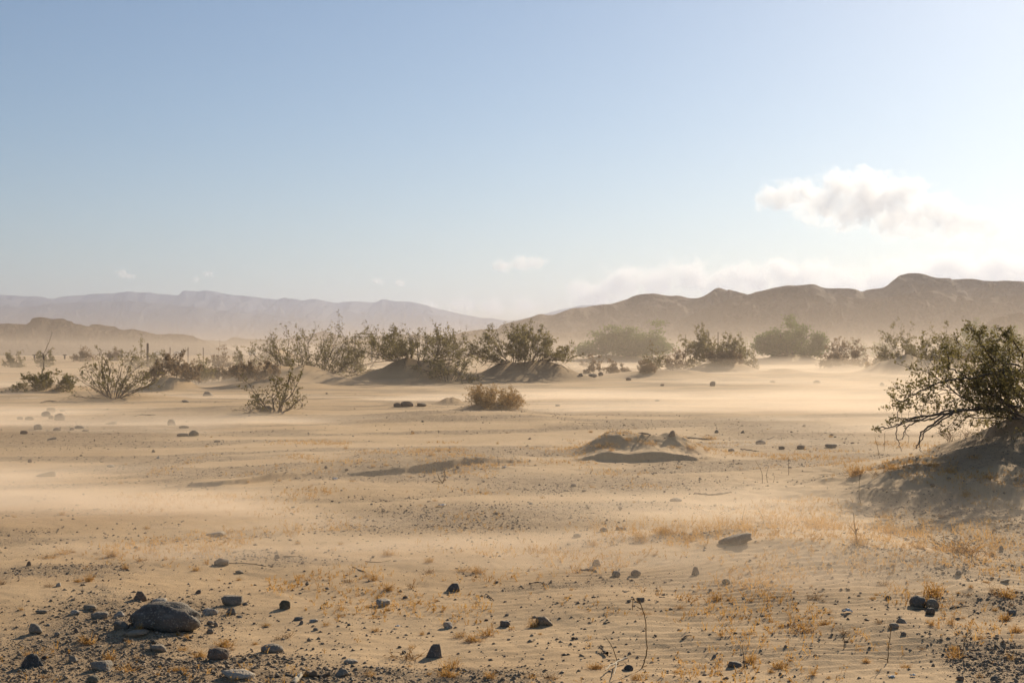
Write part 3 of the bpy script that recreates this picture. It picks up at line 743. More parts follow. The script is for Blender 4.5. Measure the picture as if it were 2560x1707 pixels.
R_ = [
 (400, 1577, 184, 66, 'granite', 'round', 'large dark speckled granite boulder half sunk in the sand', 'the large granite boulder'),
 (300, 1577, 40, 20, 'black', 'block', 'black broken chunk leaning against the large granite boulder', 'the black broken chunk'),
 (338, 1588, 54, 11, 'tan', 'slab', 'flat tan slab lying before the large granite boulder', 'the flat tan slab'),
 (78, 1668, 68, 36, 'black', 'tri', 'blue-black triangular rock casting a long shadow near the corner', 'the blue-black triangular rock'),
 (88, 1584, 42, 24, 'grey', 'tri', 'grey humped rock with pale lit edge apart from the boulder', 'the grey humped rock'),
 (346, 1502, 40, 23, 'brown', 'tri', 'brown pyramid-shaped rock behind the large granite boulder', 'the brown pyramid rock'),
 (396, 1508, 40, 11, 'pale', 'slab', 'low pale rock next to the brown pyramid-shaped one', 'the low pale rock'),
 (578, 1514, 52, 23, 'grey', 'block', 'blocky grey rock with a sunlit ragged top', 'the blocky grey rock'),
 (552, 1414, 38, 18, 'dark', 'block', 'dark cracked blocky rock on smooth sand with a thin straw beside it', 'the dark cracked rock'),
 (542, 1650, 56, 28, 'brown', 'round', 'pinkish brown rounded rock between golden tufts', 'the pinkish brown rock'),
 (248, 1678, 52, 23, 'grey', 'block', 'lumpy dark grey rock below the boulder with a shadowed face', 'the lumpy dark grey rock'),
 (230, 1705, 32, 16, 'olive', 'round', 'rounded olive rock cut off by the lower picture edge', 'the rounded olive rock'),
 (180, 1654, 31, 15, 'grey', 'tri', 'small grey-tan rock beside the blue-black triangular one', 'the small grey-tan rock'),
 (247, 1547, 44, 15, 'grey', 'slab', 'low sloping grey rock behind the black broken chunk', 'the low sloping grey rock'),
 (295, 1544, 32, 15, 'pale', 'tri', 'pale pointed rock close behind the boulder end', 'the pale pointed rock'),
 (293, 1561, 19, 12, 'brown', 'round', 'small rust-brown rock touching the black broken chunk', None),
 (523, 1538, 42, 15, 'pale', 'slab', 'pale streaked rock past the rounded end of the boulder', 'the pale streaked rock'),
 (574, 1538, 32, 16, 'grey', 'tri', 'grey sloping rock in front of the blocky grey one', 'the grey sloping rock'),
 (392, 1628, 44, 15, 'grey', 'slab', 'flat bluish grey rock on the slope below the boulder', 'the flat bluish grey rock'),
 (590, 1700, 86, 20, 'pale', 'slab', 'wide flat pale slab at the lower picture edge', 'the wide pale slab'),
 (185, 1535, 25, 10, 'pale', 'round', 'faint pale stone, one of two behind the dust before the boulder', None),
 (222, 1523, 36, 10, 'tan', 'slab', 'faint dusty flat rock farther behind the low sloping grey one', 'the faint dusty flat rock'),
 (103, 1532, 32, 8, 'tan', 'slab', 'dust-covered flat rock behind the grey humped one', 'the dust-covered flat rock'),
 (190, 1579, 15, 11, 'brown', 'tri', 'tiny dark brown pointed stone on gravel between humped rock and boulder', None),
 (525, 1565, 19, 9, 'grey', 'block', 'larger of two small grey cubes past the boulder end', None),
 (539, 1567, 11, 10, 'grey', 'block', 'smaller of two small grey cubes past the boulder end', None),
 (524, 1584, 19, 12, 'tan', 'round', 'small tan round stone below the two small grey cubes', None),
 (71, 1416, 14, 12, 'brown', 'tri', 'small brown pointed stone among straw tufts at the picture side', 'the brown pointed stone'),
 (597, 1430, 21, 7, 'tan', 'slab', 'thin flat tan stone just past the dark cracked rock', None),
 (143, 1466, 16, 9, 'pale', 'tri', 'little pale stone with a tuft at its foot', 'the little pale stone'),
 (494, 1483, 18, 10, 'brown', 'tri', 'little brown stone on bare gravel behind the blocky grey rock', 'the little brown stone'),
 (612, 1514, 14, 7, 'dark', 'round', 'tiny dark stone touching the blocky grey rock', None),
 (711, 1524, 28, 22, 'olive', 'block', 'upright dark olive block with a thin shadow', 'the dark olive block'),
 (957, 1515, 36, 16, 'pale', 'block', 'pale-topped loaf-shaped rock on open sand', 'the loaf-shaped rock'),
 (1132, 1476, 38, 20, 'dark', 'tri', 'dark grey tent-shaped rock standing alone on smooth sand', 'the tent-shaped rock'),
 (1084, 1641, 42, 34, 'dark', 'tri', 'tall dark angular rock leaning beside golden tufts', 'the tall angular rock'),
 (1119, 1570, 25, 16, 'pale', 'block', 'small white-topped block on speckled sand', 'the white-topped block'),
 (1263, 1565, 27, 14, 'dark', 'block', 'low dark lump on sand short of the tan wedge', 'the low dark lump'),
 (678, 1629, 58, 20, 'grey', 'round', 'long smooth grey rock lying flat above the wide pale slab', 'the long smooth grey rock'),
 (745, 1550, 25, 8, 'dark', 'slab', 'thin dark flake below the dark olive block', 'the thin dark flake'),
 (753, 1561, 14, 10, 'grey', 'tri', 'small grey chip under the thin dark flake', None),
 (784, 1556, 23, 7, 'pale', 'slab', 'thin whitish flake next to the thin dark one', 'the whitish flake'),
 (877, 1660, 37, 9, 'pale', 'slab', 'flat pale stone nearly buried in sand', 'the flat pale stone'),
 (855, 1690, 38, 15, 'grey', 'tri', 'grey stone with pale peak behind the driftwood', 'the pale-peaked stone'),
 (775, 1686, 15, 10, 'black', 'round', 'black round stone sitting behind the driftwood', None),
 (692, 1395, 17, 10, 'tan', 'tri', 'small tan shark-fin stone on smooth drifted sand', 'the shark-fin stone'),
 (1013, 1494, 13, 7, 'dark', 'block', 'small dark stone behind the loaf-shaped rock', None),
 (1358, 1562, 52, 21, 'tan', 'tri', 'broad tan wedge-shaped rock with a bright sloping side', 'the tan wedge rock'),
 (1490, 1415, 25, 17, 'brown', 'tri', 'brown peaked rock in dust at the dune foot', 'the brown peaked rock'),
 (1541, 1442, 22, 14, 'dark', 'round', 'dark round rock with a bent twig behind it', 'the dark round rock'),
 (1590, 1437, 26, 14, 'brown', 'round', 'brown loaf-like rock beside the dark round one', 'the brown loaf rock'),
 (1739, 1437, 23, 20, 'black', 'tri', 'black tooth-shaped rock in dune grass', 'the black tooth rock'),
 (1841, 1364, 82, 30, 'dark', 'wedge', 'dark wedge slab jutting out of the grassy dune crest', 'the dark crest slab'),
 (1572, 1678, 24, 14, 'black', 'round', 'black rock beside the bleached twig', 'the black rock'),
 (1602, 1503, 21, 10, 'dark', 'block', 'dark bit of rock under the bent tip of the tall stalk', None),
 (1816, 1464, 20, 12, 'olive', 'round', 'grey-olive stone on the rippled dune face', 'the grey-olive stone'),
 (1838, 1668, 34, 15, 'dark', 'block', 'dark broken rock beside a short upright stem', 'the dark broken rock'),
 (1786, 1645, 13, 9, 'grey', 'tri', 'small grey pointed stone near the short upright stem', None),
 (2298, 1517, 42, 28, 'black', 'round', 'black speckled rock behind the pale tan one on ripples', 'the black speckled rock'),
 (2334, 1520, 34, 24, 'tan', 'round', 'round tan rock pressed against the black speckled one', 'the round tan rock'),
 (2327, 1536, 24, 17, 'black', 'block', 'small black rock in front of the round tan one', 'the small black rock'),
 (2256, 1562, 32, 16, 'grey', 'tri', 'bluish rock with whitish top below the black speckled one', 'the bluish rock'),
 (2222, 1500, 16, 8, 'dark', 'slab', 'small dark flat stone near a shadowed tuft', None),
 (2398, 1440, 15, 10, 'grey', 'block', 'small grey stone in sand behind the black speckled rock', 'the small grey stone'),
 (2237, 1573, 25, 11, 'grey', 'slab', 'flat grey stone just below the bluish rock', None),
 (2260, 1589, 14, 8, 'dark', 'round', 'little dark round stone lowest under the bluish rock', None),
 (2514, 1457, 24, 8, 'tan', 'wedge', 'low tan wedge stone at the picture side', 'the low tan wedge stone'),
 (2532, 1532, 24, 11, 'grey', 'round', 'grey half-buried stone at the picture side', 'the half-buried stone'),
 (2505, 1380, 10, 13, 'grey', 'block', 'thin upright grey stone on shaded gravel', None),
 (2402, 1704, 18, 11, 'brown', 'block', 'reddish brown stone cut by the lower picture edge', None),
 (2487, 1700, 20, 9, 'dark', 'slab', 'dark flat stone on corner gravel', 'the dark corner stone'),
 (147, 1051, 27, 18, 'tan', 'round', 'biggest tan cobble in the group of round cobbles', 'the biggest tan cobble'),
 (113, 1041, 23, 13, 'grey', 'round', 'grey domed cobble next to the reddish one', 'the grey domed cobble'),
 (126, 1032, 23, 12, 'brown', 'block', 'reddish cobble at the back of the round cobbles', 'the reddish cobble'),
 (127, 1048, 13, 10, 'brown', 'round', 'small cobble squeezed against the biggest tan one', None),
 (71, 1050, 22, 9, 'olive', 'round', 'low olive cobble before the grey domed one', 'the low olive cobble'),
 (49, 1048, 15, 7, 'grey', 'block', 'small grey cobble beyond the low olive one', None),
 (93, 1074, 23, 13, 'olive', 'round', 'dark domed cobble standing in front of the cobble group', 'the dark domed cobble'),
 (154, 1029, 13, 6, 'olive', 'round', 'tiny olive cobble behind the biggest tan one', None),
 (275, 1061, 30, 10, 'tan', 'wedge', 'tan slanted rock with golden upper end', 'the tan slanted rock'),
 (196, 1072, 26, 8, 'grey', 'slab', 'pale grey low rock between cobbles and slanted rock', 'the pale grey low rock'),
 (179, 1076, 12, 7, 'brown', 'block', 'small brown stone at the edge of the pale grey low rock', None),
 (58, 1084, 19, 9, 'brown', 'block', 'brown clod below the dark domed cobble', None),
 (128, 1098, 22, 8, 'grey', 'wedge', 'grey wedge stone with bright rim below the cobbles', 'the grey wedge stone'),
 (141, 1077, 20, 7, 'tan', 'round', 'low tan hump stone below the biggest cobble', None),
 (212, 1078, 17, 5, 'brown', 'slab', 'thin brown stone in front of the pale grey low rock', None),
 (427, 1063, 21, 15, 'grey', 'round', 'round grey boulder alone near the small open bush', 'the lone round grey boulder'),
 (483, 1090, 25, 14, 'olive', 'round', 'rounded dark rock with flat tan one at its side', 'the rounded dark rock'),
 (455, 1090, 30, 8, 'tan', 'slab', 'flat tan rock at the side of the rounded dark one', None),
 (458, 1071, 26, 7, 'tan', 'round', 'low sandy rock behind the rounded dark one', None),
 (112, 1193, 52, 14, 'grey', 'wedge', 'broad grey rock with sand piled round it on open flat', 'the broad sanded rock'),
 (74, 1157, 11, 9, 'brown', 'block', 'little brown cube on gravel behind the broad sanded rock', None),
 (535, 1339, 50, 13, 'grey', 'wedge', 'smooth curved grey rock barely showing above the sand', 'the smooth curved rock'),
 (275, 1168, 20, 6, 'pale', 'slab', 'pale flat stone on gravel behind the broad sanded rock', None),
 (394, 1146, 11, 8, 'pale', 'tri', 'small whitish stone on the plain', None),
 (383, 1131, 10, 7, 'brown', 'tri', 'small brown stone just behind a whitish one', None),
 (542, 1106, 16, 6, 'tan', 'slab', 'low tan stone beyond the rounded dark rock', None),
 (519, 990, 28, 11, 'grey', 'tri', 'grey wedge rock alone on pale sand behind the open bush', 'the lone grey wedge'),
 (463, 1006, 19, 6, 'grey', 'block', 'low grey stone near the lone grey wedge', None),
 (993, 1018, 20, 11, 'brown', 'round', 'smaller of two brown rocks beside the tumbleweed ridge', 'the smaller brown rock'),
 (1017, 1017, 33, 14, 'brown', 'round', 'larger of two brown rocks beside the tumbleweed ridge', 'the larger brown rock'),
 (1054, 1016, 24, 8, 'tan', 'slab', 'low tan rock next to the two brown ones', None),
 (1782, 965, 15, 12, 'dark', 'block', 'dark cube-like rock alone on bright dusty sand', 'the dark cube-like rock'),
 (2207, 966, 16, 10, 'dark', 'tri', 'dark pointed rock alone on bright sand before the near bush', 'the dark pointed rock'),
 (2043, 958, 18, 7, 'brown', 'round', 'low brown stone on the dusty flat', None),
 (1932, 957, 14, 6, 'tan', 'round', 'low tan stone on the dusty flat', None),
 (1502, 939, 13, 9, 'dark', 'block', 'dark stone at the end of a short stone row below the trailing arm', None),
 (1481, 942, 24, 7, 'grey', 'slab', 'grey stone in the middle of the short stone row', None),
 (1452, 941, 11, 7, 'dark', 'block', 'dark stone starting the short stone row', None),
 (1572, 951, 14, 7, 'tan', 'round', 'faint tan stone in dust before the small tan shrub', None),
 (1394, 1016, 12, 5, 'dark', 'slab', 'flat dark stone on bare flat past the tumbleweed', None),
 (1644, 1003, 11, 5, 'dark', 'round', 'tiny dark stone on bare flat below the dark cube-like rock', None),
 (1903, 1111, 26, 11, 'dark', 'round', 'dark rock on gravel past the grassy hummock', 'the dark gravel rock'),
 (1955, 1124, 16, 8, 'tan', 'block', 'tan block on gravel beyond the dark rock', None),
 (2003, 1122, 20, 9, 'tan', 'round', 'sandy round stone at the gravel edge', None),
 (1791, 1082, 13, 8, 'grey', 'tri', 'grey pointed stone behind the grassy hummock', None),
 (1857, 1082, 11, 7, 'grey', 'tri', 'second grey pointed stone on the gravel plain', None),
 (1829, 1128, 16, 7, 'dark', 'round', 'dark stone at the end of the hummock bank', None),
 (2080, 1119, 30, 10, 'grey', 'block', 'cluster-like grey rock at the gravel edge near the bush arms', None),
 (1690, 1255, 31, 9, 'dark', 'round', 'dark low rock blurred by a dust streak', 'the dust-blurred rock'),
 (1553, 1325, 27, 10, 'tan', 'block', 'tan rock with bright tip in the dust streak', None),
 (1510, 1330, 22, 9, 'grey', 'round', 'dim grey rock in dust beside the tan one', None),
 (1443, 1342, 20, 8, 'grey', 'round', 'dim grey rock outermost of three in dust', None),
 (1434, 1217, 15, 8, 'dark', 'block', 'dark stone heading the gravel line', None),
 (1680, 1093, 20, 14, 'brown', 'tri', 'brown clod standing on top of the grassy hummock', 'the brown clod'),
]
for a in R_: rock(*a)

USED = {}
def tell(head, px, py):
    """A label that ties a small thing to the described rocks round it, unlike every other label."""
    lab = head + ' ' + where(px, py)
    if lab not in USED: USED[lab] = 1; return lab
    near = sorted(ROCKS, key=lambda r: (r[0] - px) ** 2 + ((r[1] - py) * 1.6) ** 2)
    for q in near[1:9]:
        dx, dy = px - q[0], (py - q[1]) * 1.6
        rel = ('right of' if dx > 0 else 'left of') if abs(dx) > abs(dy) else ('in front of' if dy > 0 else 'behind')
        l2 = lab + ', ' + rel + ' ' + q[2]
        if l2 not in USED and len(l2.replace(',', '').split()) <= 16: USED[l2] = 1; return l2
    for extra in ('small', 'farther', 'lone', 'half-buried'):
        l2 = extra + ' ' + lab
        if l2 not in USED: USED[l2] = 1; return l2
    return lab
def where(px, py):
    """Words that tie a small thing to the nearest described rock."""
    q = min(ROCKS, key=lambda r: ((r[0] - px) / 1.0) ** 2 + ((r[1] - py) * 1.6) ** 2)
    dx, dy = px - q[0], (py - q[1]) * 1.6
    far = math.hypot(dx, dy)
    if abs(dx) > abs(dy): rel = ('just right of' if far < 45 else 'right of') if dx > 0 else ('just left of' if far < 45 else 'left of')
    else: rel = ('just in front of' if far < 45 else 'in front of') if dy > 0 else ('just behind' if far < 45 else 'behind')
    return rel + ' ' + q[2]

# small stones that nothing tells apart, spread where the gravel lies bare
def near_any(px, py, r): return any(abs(px - q[0]) < r and abs(py - q[1]) < r * 0.5 for q in R_)
VAR = []
for k in range(10):
    V, Fc = rock_shape(['round', 'block', 'tri', 'slab', 'block'][k % 5], 1 if k > 4 else 2, k * 13.7 + 2)
    VAR.append((V, Fc))
SM = {c: [mesh_np('stone', V * np.array([1, 0.8, 0.5]), [Fc], False) for V, Fc in VAR] for c in ('dark', 'grey', 'tan', 'brown', 'pale')}
for c, ms in SM.items():
    for me in ms: me.materials.append(ROCK[c])
cnt = 0; tries = 0
SMALL = []
while cnt < 150 and tries < 8000:
    tries += 1
    px = random.uniform(0, 2560); py = 930 + 770 * random.random() ** 0.8
    Y = lineY(py); x = flat(px, Y)
    g = float(gravel(np.array([x]), np.array([Y]))[0])
    if random.random() > 0.12 + 0.88 * g: continue
    if near_any(px, py, 26): continue
    w = random.choice([7, 8, 9, 10, 12, 14]) * (0.7 + 0.5 * (py - 900) / 800)
    p = place(px, py)
    if p[1] > 60: continue
    c = random.choice(['dark', 'grey', 'grey', 'tan', 'tan', 'brown', 'brown', 'pale'])
    o = link('stone', random.choice(SM[c]), None, None, (p[0], p[1], p[2]))
    o.scale = [w * p[1] / F * random.uniform(0.8, 1.2)] * 3; o.rotation_euler = (0, 0, random.uniform(0, 6.28))
    word = {'dark': 'dark', 'grey': 'grey', 'tan': 'tan', 'brown': 'brown', 'pale': 'pale'}[c]
    o['label'] = tell('little %s stone' % word, px, py); o['category'] = 'stone'; o['group'] = 'small %s stones scattered on the gravel' % word
    SMALL.append((px, py)); cnt += 1

# gravel: loose pebbles far too many to count
def pebbles(name, label, n, col, smin, smax, thr, seed):
    r = np.random.default_rng(seed)
    py = 905 + 815 * r.uniform(0, 1, n * 6) ** 0.85; px = r.uniform(-80, 2640, n * 6)
    Y = lineY(py); X = (px - CX) / F * Y
    g = gravel(X, Y)
    cl = np.clip(0.6 + 0.9 * fbm(X * 1.4, Y * 1.1, seed, 2), 0, 1.4)
    keep = (r.uniform(0, 1, n * 6) < (thr + (1 - thr) * g) * cl) & (Y < 50)
    X, Y = X[keep][:n], Y[keep][:n]; m = len(X)
    Z = height(X, Y, True)
    s = smin + (smax - smin) * r.uniform(0, 1, m) ** 4.0
    s = s * (1 + Y / 30)
    base = np.array([[1, 0, 0], [-1, 0, 0], [0, 1, 0], [0, -1, 0], [0, 0, 1], [0, 0, -1]], float)
    fc = np.array([[0, 2, 4], [2, 1, 4], [1, 3, 4], [3, 0, 4], [2, 0, 5], [1, 2, 5], [3, 1, 5], [0, 3, 5]])
    V = base[None] * (1 + 0.35 * r.uniform(-1, 1, (m, 6, 1))) + 0.18 * r.normal(size=(m, 6, 3))
    a = r.uniform(0, 6.28, m); ca, sa = np.cos(a)[:, None], np.sin(a)[:, None]
    x = V[..., 0] * ca - V[..., 1] * sa * 0.8; y = V[..., 0] * sa + V[..., 1] * ca * 0.8
    V = np.stack([x, y, V[..., 2] * 0.62], -1) * s[:, None, None] + np.stack([X, Y, Z + 0.15 * s], -1)[:, None]
    Fq = (fc[None] + 6 * np.arange(m)[:, None, None]).reshape(-1, 3)
    link(name, mesh_np(name, V.reshape(-1, 3), [Fq]), ROCK[col], None, None, kind='stuff', label=label)
pebbles('gravel', 'dark loose gravel lying in streaks over the sand', 2600, 'grey', 0.0025, 0.009, 0.03, 201)
pebbles('gravel', 'grey loose gravel lying in streaks over the sand', 10000, 'warm', 0.0025, 0.010, 0.06, 202)
pebbles('gravel', 'light brown loose gravel lying in streaks over the sand', 7500, 'warm', 0.0025, 0.009, 0.05, 205)
pebbles('gravel', 'tan loose gravel lying in streaks over the sand', 24000, 'tan', 0.003, 0.013, 0.10, 203)
pebbles('gravel', 'pale loose grit lying in streaks over the sand', 2500, 'pale', 0.002, 0.008, 0.10, 204)

# ---------------------------------------------------------------- dry grass
GOLD = leaf_mat('golden_grass', (0.42, 0.222, 0.055), (0.65, 0.395, 0.125), 0.5, 2.5)
RUST = leaf_mat('rusty_grass', (0.20, 0.100, 0.030), (0.36, 0.20, 0.060), 0.4, 2.5)
def blades(base, hgt, spread, r, seeds=2, wid=0.0022):
    """Grass shoots: base (m,3), height (m,) -> thin bent blades with little husks."""
    m = len(base)
    d = unit(np.stack([r.normal(size=m) * spread, r.normal(size=m) * spread, np.ones(m)], 1))
    d2 = unit(d + r.normal(size=(m, 3)) * 0.35)
    side = unit(np.cross(d, r.normal(size=(m, 3)))) * (wid * r.uniform(0.7, 1.4, m))[:, None]
    h = hgt[:, None]
    p1 = base + d * h * 0.55; p2 = p1 + d2 * h * 0.45
    V = np.stack([base - side, base + side, p1 + side * 0.8, p1 - side * 0.8, p2], 1)
    i = 5 * np.arange(m)[:, None]
    Fq = i + np.array([[0, 1, 2, 3]]); Ft = i + np.array([[3, 2, 4]])
    Vs, fs4, fs3 = [V.reshape(-1, 3)], [Fq], [Ft]; off = 5 * m
    if seeds:
        t = r.uniform(0.45, 1.05, (m, seeds))[..., None]
        q = np.where(t < 0.55, base[:, None] + (p1 - base)[:, None] * t / 0.55, p1[:, None] + (p2 - p1)[:, None] * (t - 0.55) / 0.45)
        q = (q + r.normal(size=q.shape) * 0.0025).reshape(-1, 3)
        V2, F2 = leaf_quads(q, wid * 3.2)
        Vs.append(V2); fs4.append(F2 + off)
    return np.concatenate(Vs), [np.concatenate(fs4), np.concatenate(fs3)]

def tuft_mesh(k, n, spread, curl):
    r = np.random.default_rng(500 + k)
    a = r.uniform(0, 6.28, n); q = r.uniform(0, 1, n) ** 0.7 * 0.38
    base = np.stack([q * np.cos(a), q * np.sin(a), np.full(n, -0.05)], 1)
    V, Fc = blades(base, r.uniform(0.35, 1.05, n), spread, r, 3, 0.012)
    m = n // 2
    P = grow(np.stack([r.normal(size=m) * 0.25, r.normal(size=m) * 0.25, r.uniform(0.02, 0.25, m)], 1), r.normal(size=(m, 3)) * np.array([1, 1, 0.5]), np.full(m, 0.5), 4, curl, 0.0)
    V2, F2 = tubes(P, np.full(m, 0.014), np.full(m, 0.006), 3)
    return mesh_np('grass_tuft', np.concatenate([V, V2.reshape(-1, 3)]), [np.concatenate([Fc[0], F2.reshape(-1, 4) + len(V)]), Fc[1]])
TUFT = [tuft_mesh(k, [46, 34, 60, 26, 70][k % 5], [0.45, 0.7, 0.35, 0.9, 0.55][k % 5], 0.5) for k in range(10)]
for k, me in enumerate(TUFT): me.materials.append(GOLD if k % 5 != 3 else RUST)

def tuft(px, py, w, h, look='golden', k=None, name='grass_tuft'):
    p = place(px, py); s = p[1] / F
    k = random.randrange(10) if k is None else k
    z = float(height(np.array([p[0]]), np.array([p[1]]), True)[0])
    o = link(name, TUFT[k], None, None, (p[0], p[1], z))
    o.scale = (w * s, w * s, h * s * 1.15); o.rotation_euler = (0, 0, random.uniform(0, 6.28))
    size = 'wide' if w > 38 else 'small' if w < 22 else 'tall' if h > w * 0.9 else 'low' if h < w * 0.55 else 'bushy'
    lab = tell('%s %s grass tuft' % (size, look), px, py)
    o['label'] = lab; o['category'] = 'grass tuft'; o['group'] = 'dry grass tufts on the sand'
    return o
T_ = [(220, 1603, 36, 26), (563, 1611, 42, 22), (501, 1642, 30, 18), (272, 1649, 26, 24), (313, 1680, 50, 26), (117, 1690, 32, 14), (457, 1622, 24, 15), (320, 1605, 14, 11), (457, 1682, 26, 15),
 (349, 1579, 13, 26), (120, 1467, 24, 12), (160, 1383, 34, 22), (120, 1395, 38, 14), (280, 1392, 26, 18), (354, 1402, 24, 18), (490, 1426, 18, 12), (196, 1453, 20, 10), (223, 1453, 20, 24), (6, 1462, 18, 20), (75, 1640, 30, 18),
 (934, 1453, 26, 24), (915, 1445, 20, 12), (868, 1456, 28, 16), (972, 1477, 28, 22), (1029, 1471, 20, 20), (849, 1527, 24, 15), (717, 1595, 28, 20), (694, 1598, 20, 14), (1010, 1644, 66, 36), (1127, 1667, 38, 28),
 (1121, 1689, 44, 26), (1184, 1603, 44, 18), (1217, 1590, 36, 26), (1151, 1592, 32, 15), (1225, 1693, 32, 22), (1073, 1432, 24, 16), (1192, 1432, 30, 18), (1157, 1430, 32, 15), (972, 1388, 28, 16), (1073, 1405, 22, 14),
 (1489, 1674, 34, 18), (1383, 1698, 38, 18), (1593, 1701, 28, 18), (1325, 1692, 30, 16), (1330, 1565, 26, 24),
 (2208, 1464, 32, 22), (2387, 1647, 36, 32), (2483, 1483, 18, 34), (2516, 1494, 46, 28), (2377, 1560, 20, 24), (2513, 1546, 26, 20), (2417, 1489, 20, 12), (2328, 1490, 54, 40), (2527, 1647, 28, 16), (2295, 1370, 28, 14),
 (2033, 1497, 30, 24), (2018, 1576, 56, 28), (2113, 1584, 22, 20), (1950, 1671, 32, 24), (2032, 1690, 20, 22), (2400, 1382, 90, 44), (2365, 1372, 60, 34), (2150, 1362, 40, 30), (2262, 1668, 24, 14), (1877, 1655, 30, 24), (2060, 1560, 26, 16),
 (1790, 1500, 26, 16), (1700, 1520, 26, 12), (1610, 1535, 30, 12), (2450, 1600, 22, 16), (2540, 1580, 30, 20), (2480, 1390, 26, 16), (2200, 1560, 22, 16), (1480, 1365, 26, 18), (1600, 1352, 40, 26), (1660, 1338, 50, 26), (1722, 1352, 34, 20),
 (1606, 1105, 30, 10), (1570, 1099, 22, 9), (1728, 1124, 34, 16), (1765, 1128, 24, 12), (1625, 1113, 38, 12), (1680, 1118, 30, 8), (1500, 1118, 24, 10), (1530, 1112, 26, 11), (1527, 1128, 16, 12), (1770, 1098, 40, 11),
 (932, 1168, 14, 8), (965, 1165, 12, 8), (1078, 1140, 16, 8), (1098, 1128, 14, 8), (1060, 1124, 24, 6), (1121, 1127, 12, 6), (880, 1205, 14, 7),
 (2140, 1190, 34, 36), (2230, 1175, 40, 20), (2195, 1192, 26, 14), (2375, 1180, 30, 10), (2330, 1160, 36, 14), (2415, 1235, 26, 14), (2470, 1205, 30, 14), (2210, 1290, 28, 22), (2355, 1290, 26, 14), (2440, 1150, 30, 12)]
for t in T_: tuft(t[0], t[1], t[2] * 1.18, t[3] * 1.18)
# more tufts, spread over the flat in loose patches
n = 0; tries = 0
while n < 150 and tries < 6000:
    tries += 1
    px = random.uniform(0, 2560); py = 1040 + 660 * random.random() ** 0.9
    Y = lineY(py); x = flat(px, Y)
    if noise(np.array([x * 0.7]), np.array([Y * 0.5]), 71)[0] < random.uniform(-0.35, 0.35): continue
    if near_any(px, py, 20) or any(abs(px - q[0]) < 16 and abs(py - q[1]) < 8 for q in T_): continue
    w = random.uniform(9, 20) * (0.6 + 0.55 * (py - 1000) / 600)
    p = place(px, py)
    if p[1] > 34: continue
    o = link('grass_tuft', TUFT[random.randrange(10)], None, None, (p[0], p[1], float(height(np.array([p[0]]), np.array([p[1]]), True)[0])))
    s = w * p[1] / F; o.scale = (s, s, s * random.uniform(0.5, 0.95)); o.rotation_euler = (0, 0, random.uniform(0, 6.28))
    o['label'] = tell('little grass tuft', px, py); o['category'] = 'grass tuft'; o['group'] = 'little tufts scattered on open sand'
    n += 1
# sprigs nobody could count: thick on the dune, thin elsewhere
def sprigs(name, label, n, fn, hmin, hmax, seed, mat, seeds=3, box=(-4.5, 8, 5.4, 24)):
    r = np.random.default_rng(seed)
    x = r.uniform(box[0], box[1], n * 8); y = box[2] + (box[3] - box[2]) * r.uniform(0, 1, n * 8)
    k = r.uniform(0, 1, n * 8) < fn(x, y)
    x, y = x[k][:n], y[k][:n]; m = len(x)
    z = height(x, y, True)
    h = r.uniform(hmin, hmax, m)
    # each seedling carries a few shoots
    rep = 3
    b = np.repeat(np.stack([x, y, z - 0.003], 1), rep, 0) + r.normal(size=(m * rep, 3)) * np.array([0.006, 0.006, 0])
    V, Fc = blades(b, np.repeat(h, rep) * r.uniform(0.5, 1.1, m * rep), 0.4, r, seeds, 0.0016)
    link(name, mesh_np(name, V, Fc), mat, None, None, kind='stuff', label=label)
def on_dune(x, y):
    a = np.exp(-((x - 2.4) / 2.6) ** 4 - ((y - 9.6) / 2.6) ** 4)
    return a * sstep(-0.15, 0.5, fbm(x * 1.1, y * 0.9, 81, 3)) ** 1.3
def on_crest(x, y):
    yc = 11.6 - 0.10 * (x - 2.0)
    return np.exp(-((x - 2.6) / 1.6) ** 4 - ((y - yc) / 0.55) ** 2) * sstep(-0.4, 0.3, fbm(x * 1.5, y * 1.5, 82, 2))
def on_flat(x, y):
    return sstep(0.0, 0.6, fbm(x * 0.6, y * 0.45, 83, 3)) ** 1.5 * (1 - on_dune(x, y))
def on_mound(x, y): return np.exp(-((x - 4.6) / 2.2) ** 4 - ((y - 13.2) / 1.5) ** 4) * sstep(0, 0.5, fbm(x * 1.1, y, 84, 2))
sprigs('dry_grass', 'tiny golden seedlings standing over the rippled dune', 8000, on_dune, 0.015, 0.075, 301, GOLD)
sprigs('dry_grass', 'taller golden grass along the dune crest', 8500, on_crest, 0.04, 0.17, 302, GOLD)
sprigs('dry_grass', 'sparse golden wisps over the flat sand', 9000, on_flat, 0.014, 0.06, 303, GOLD)
sprigs('dry_grass', 'thin straw at the foot of the near bush mound', 900, on_mound, 0.04, 0.12, 304, GOLD, 2)

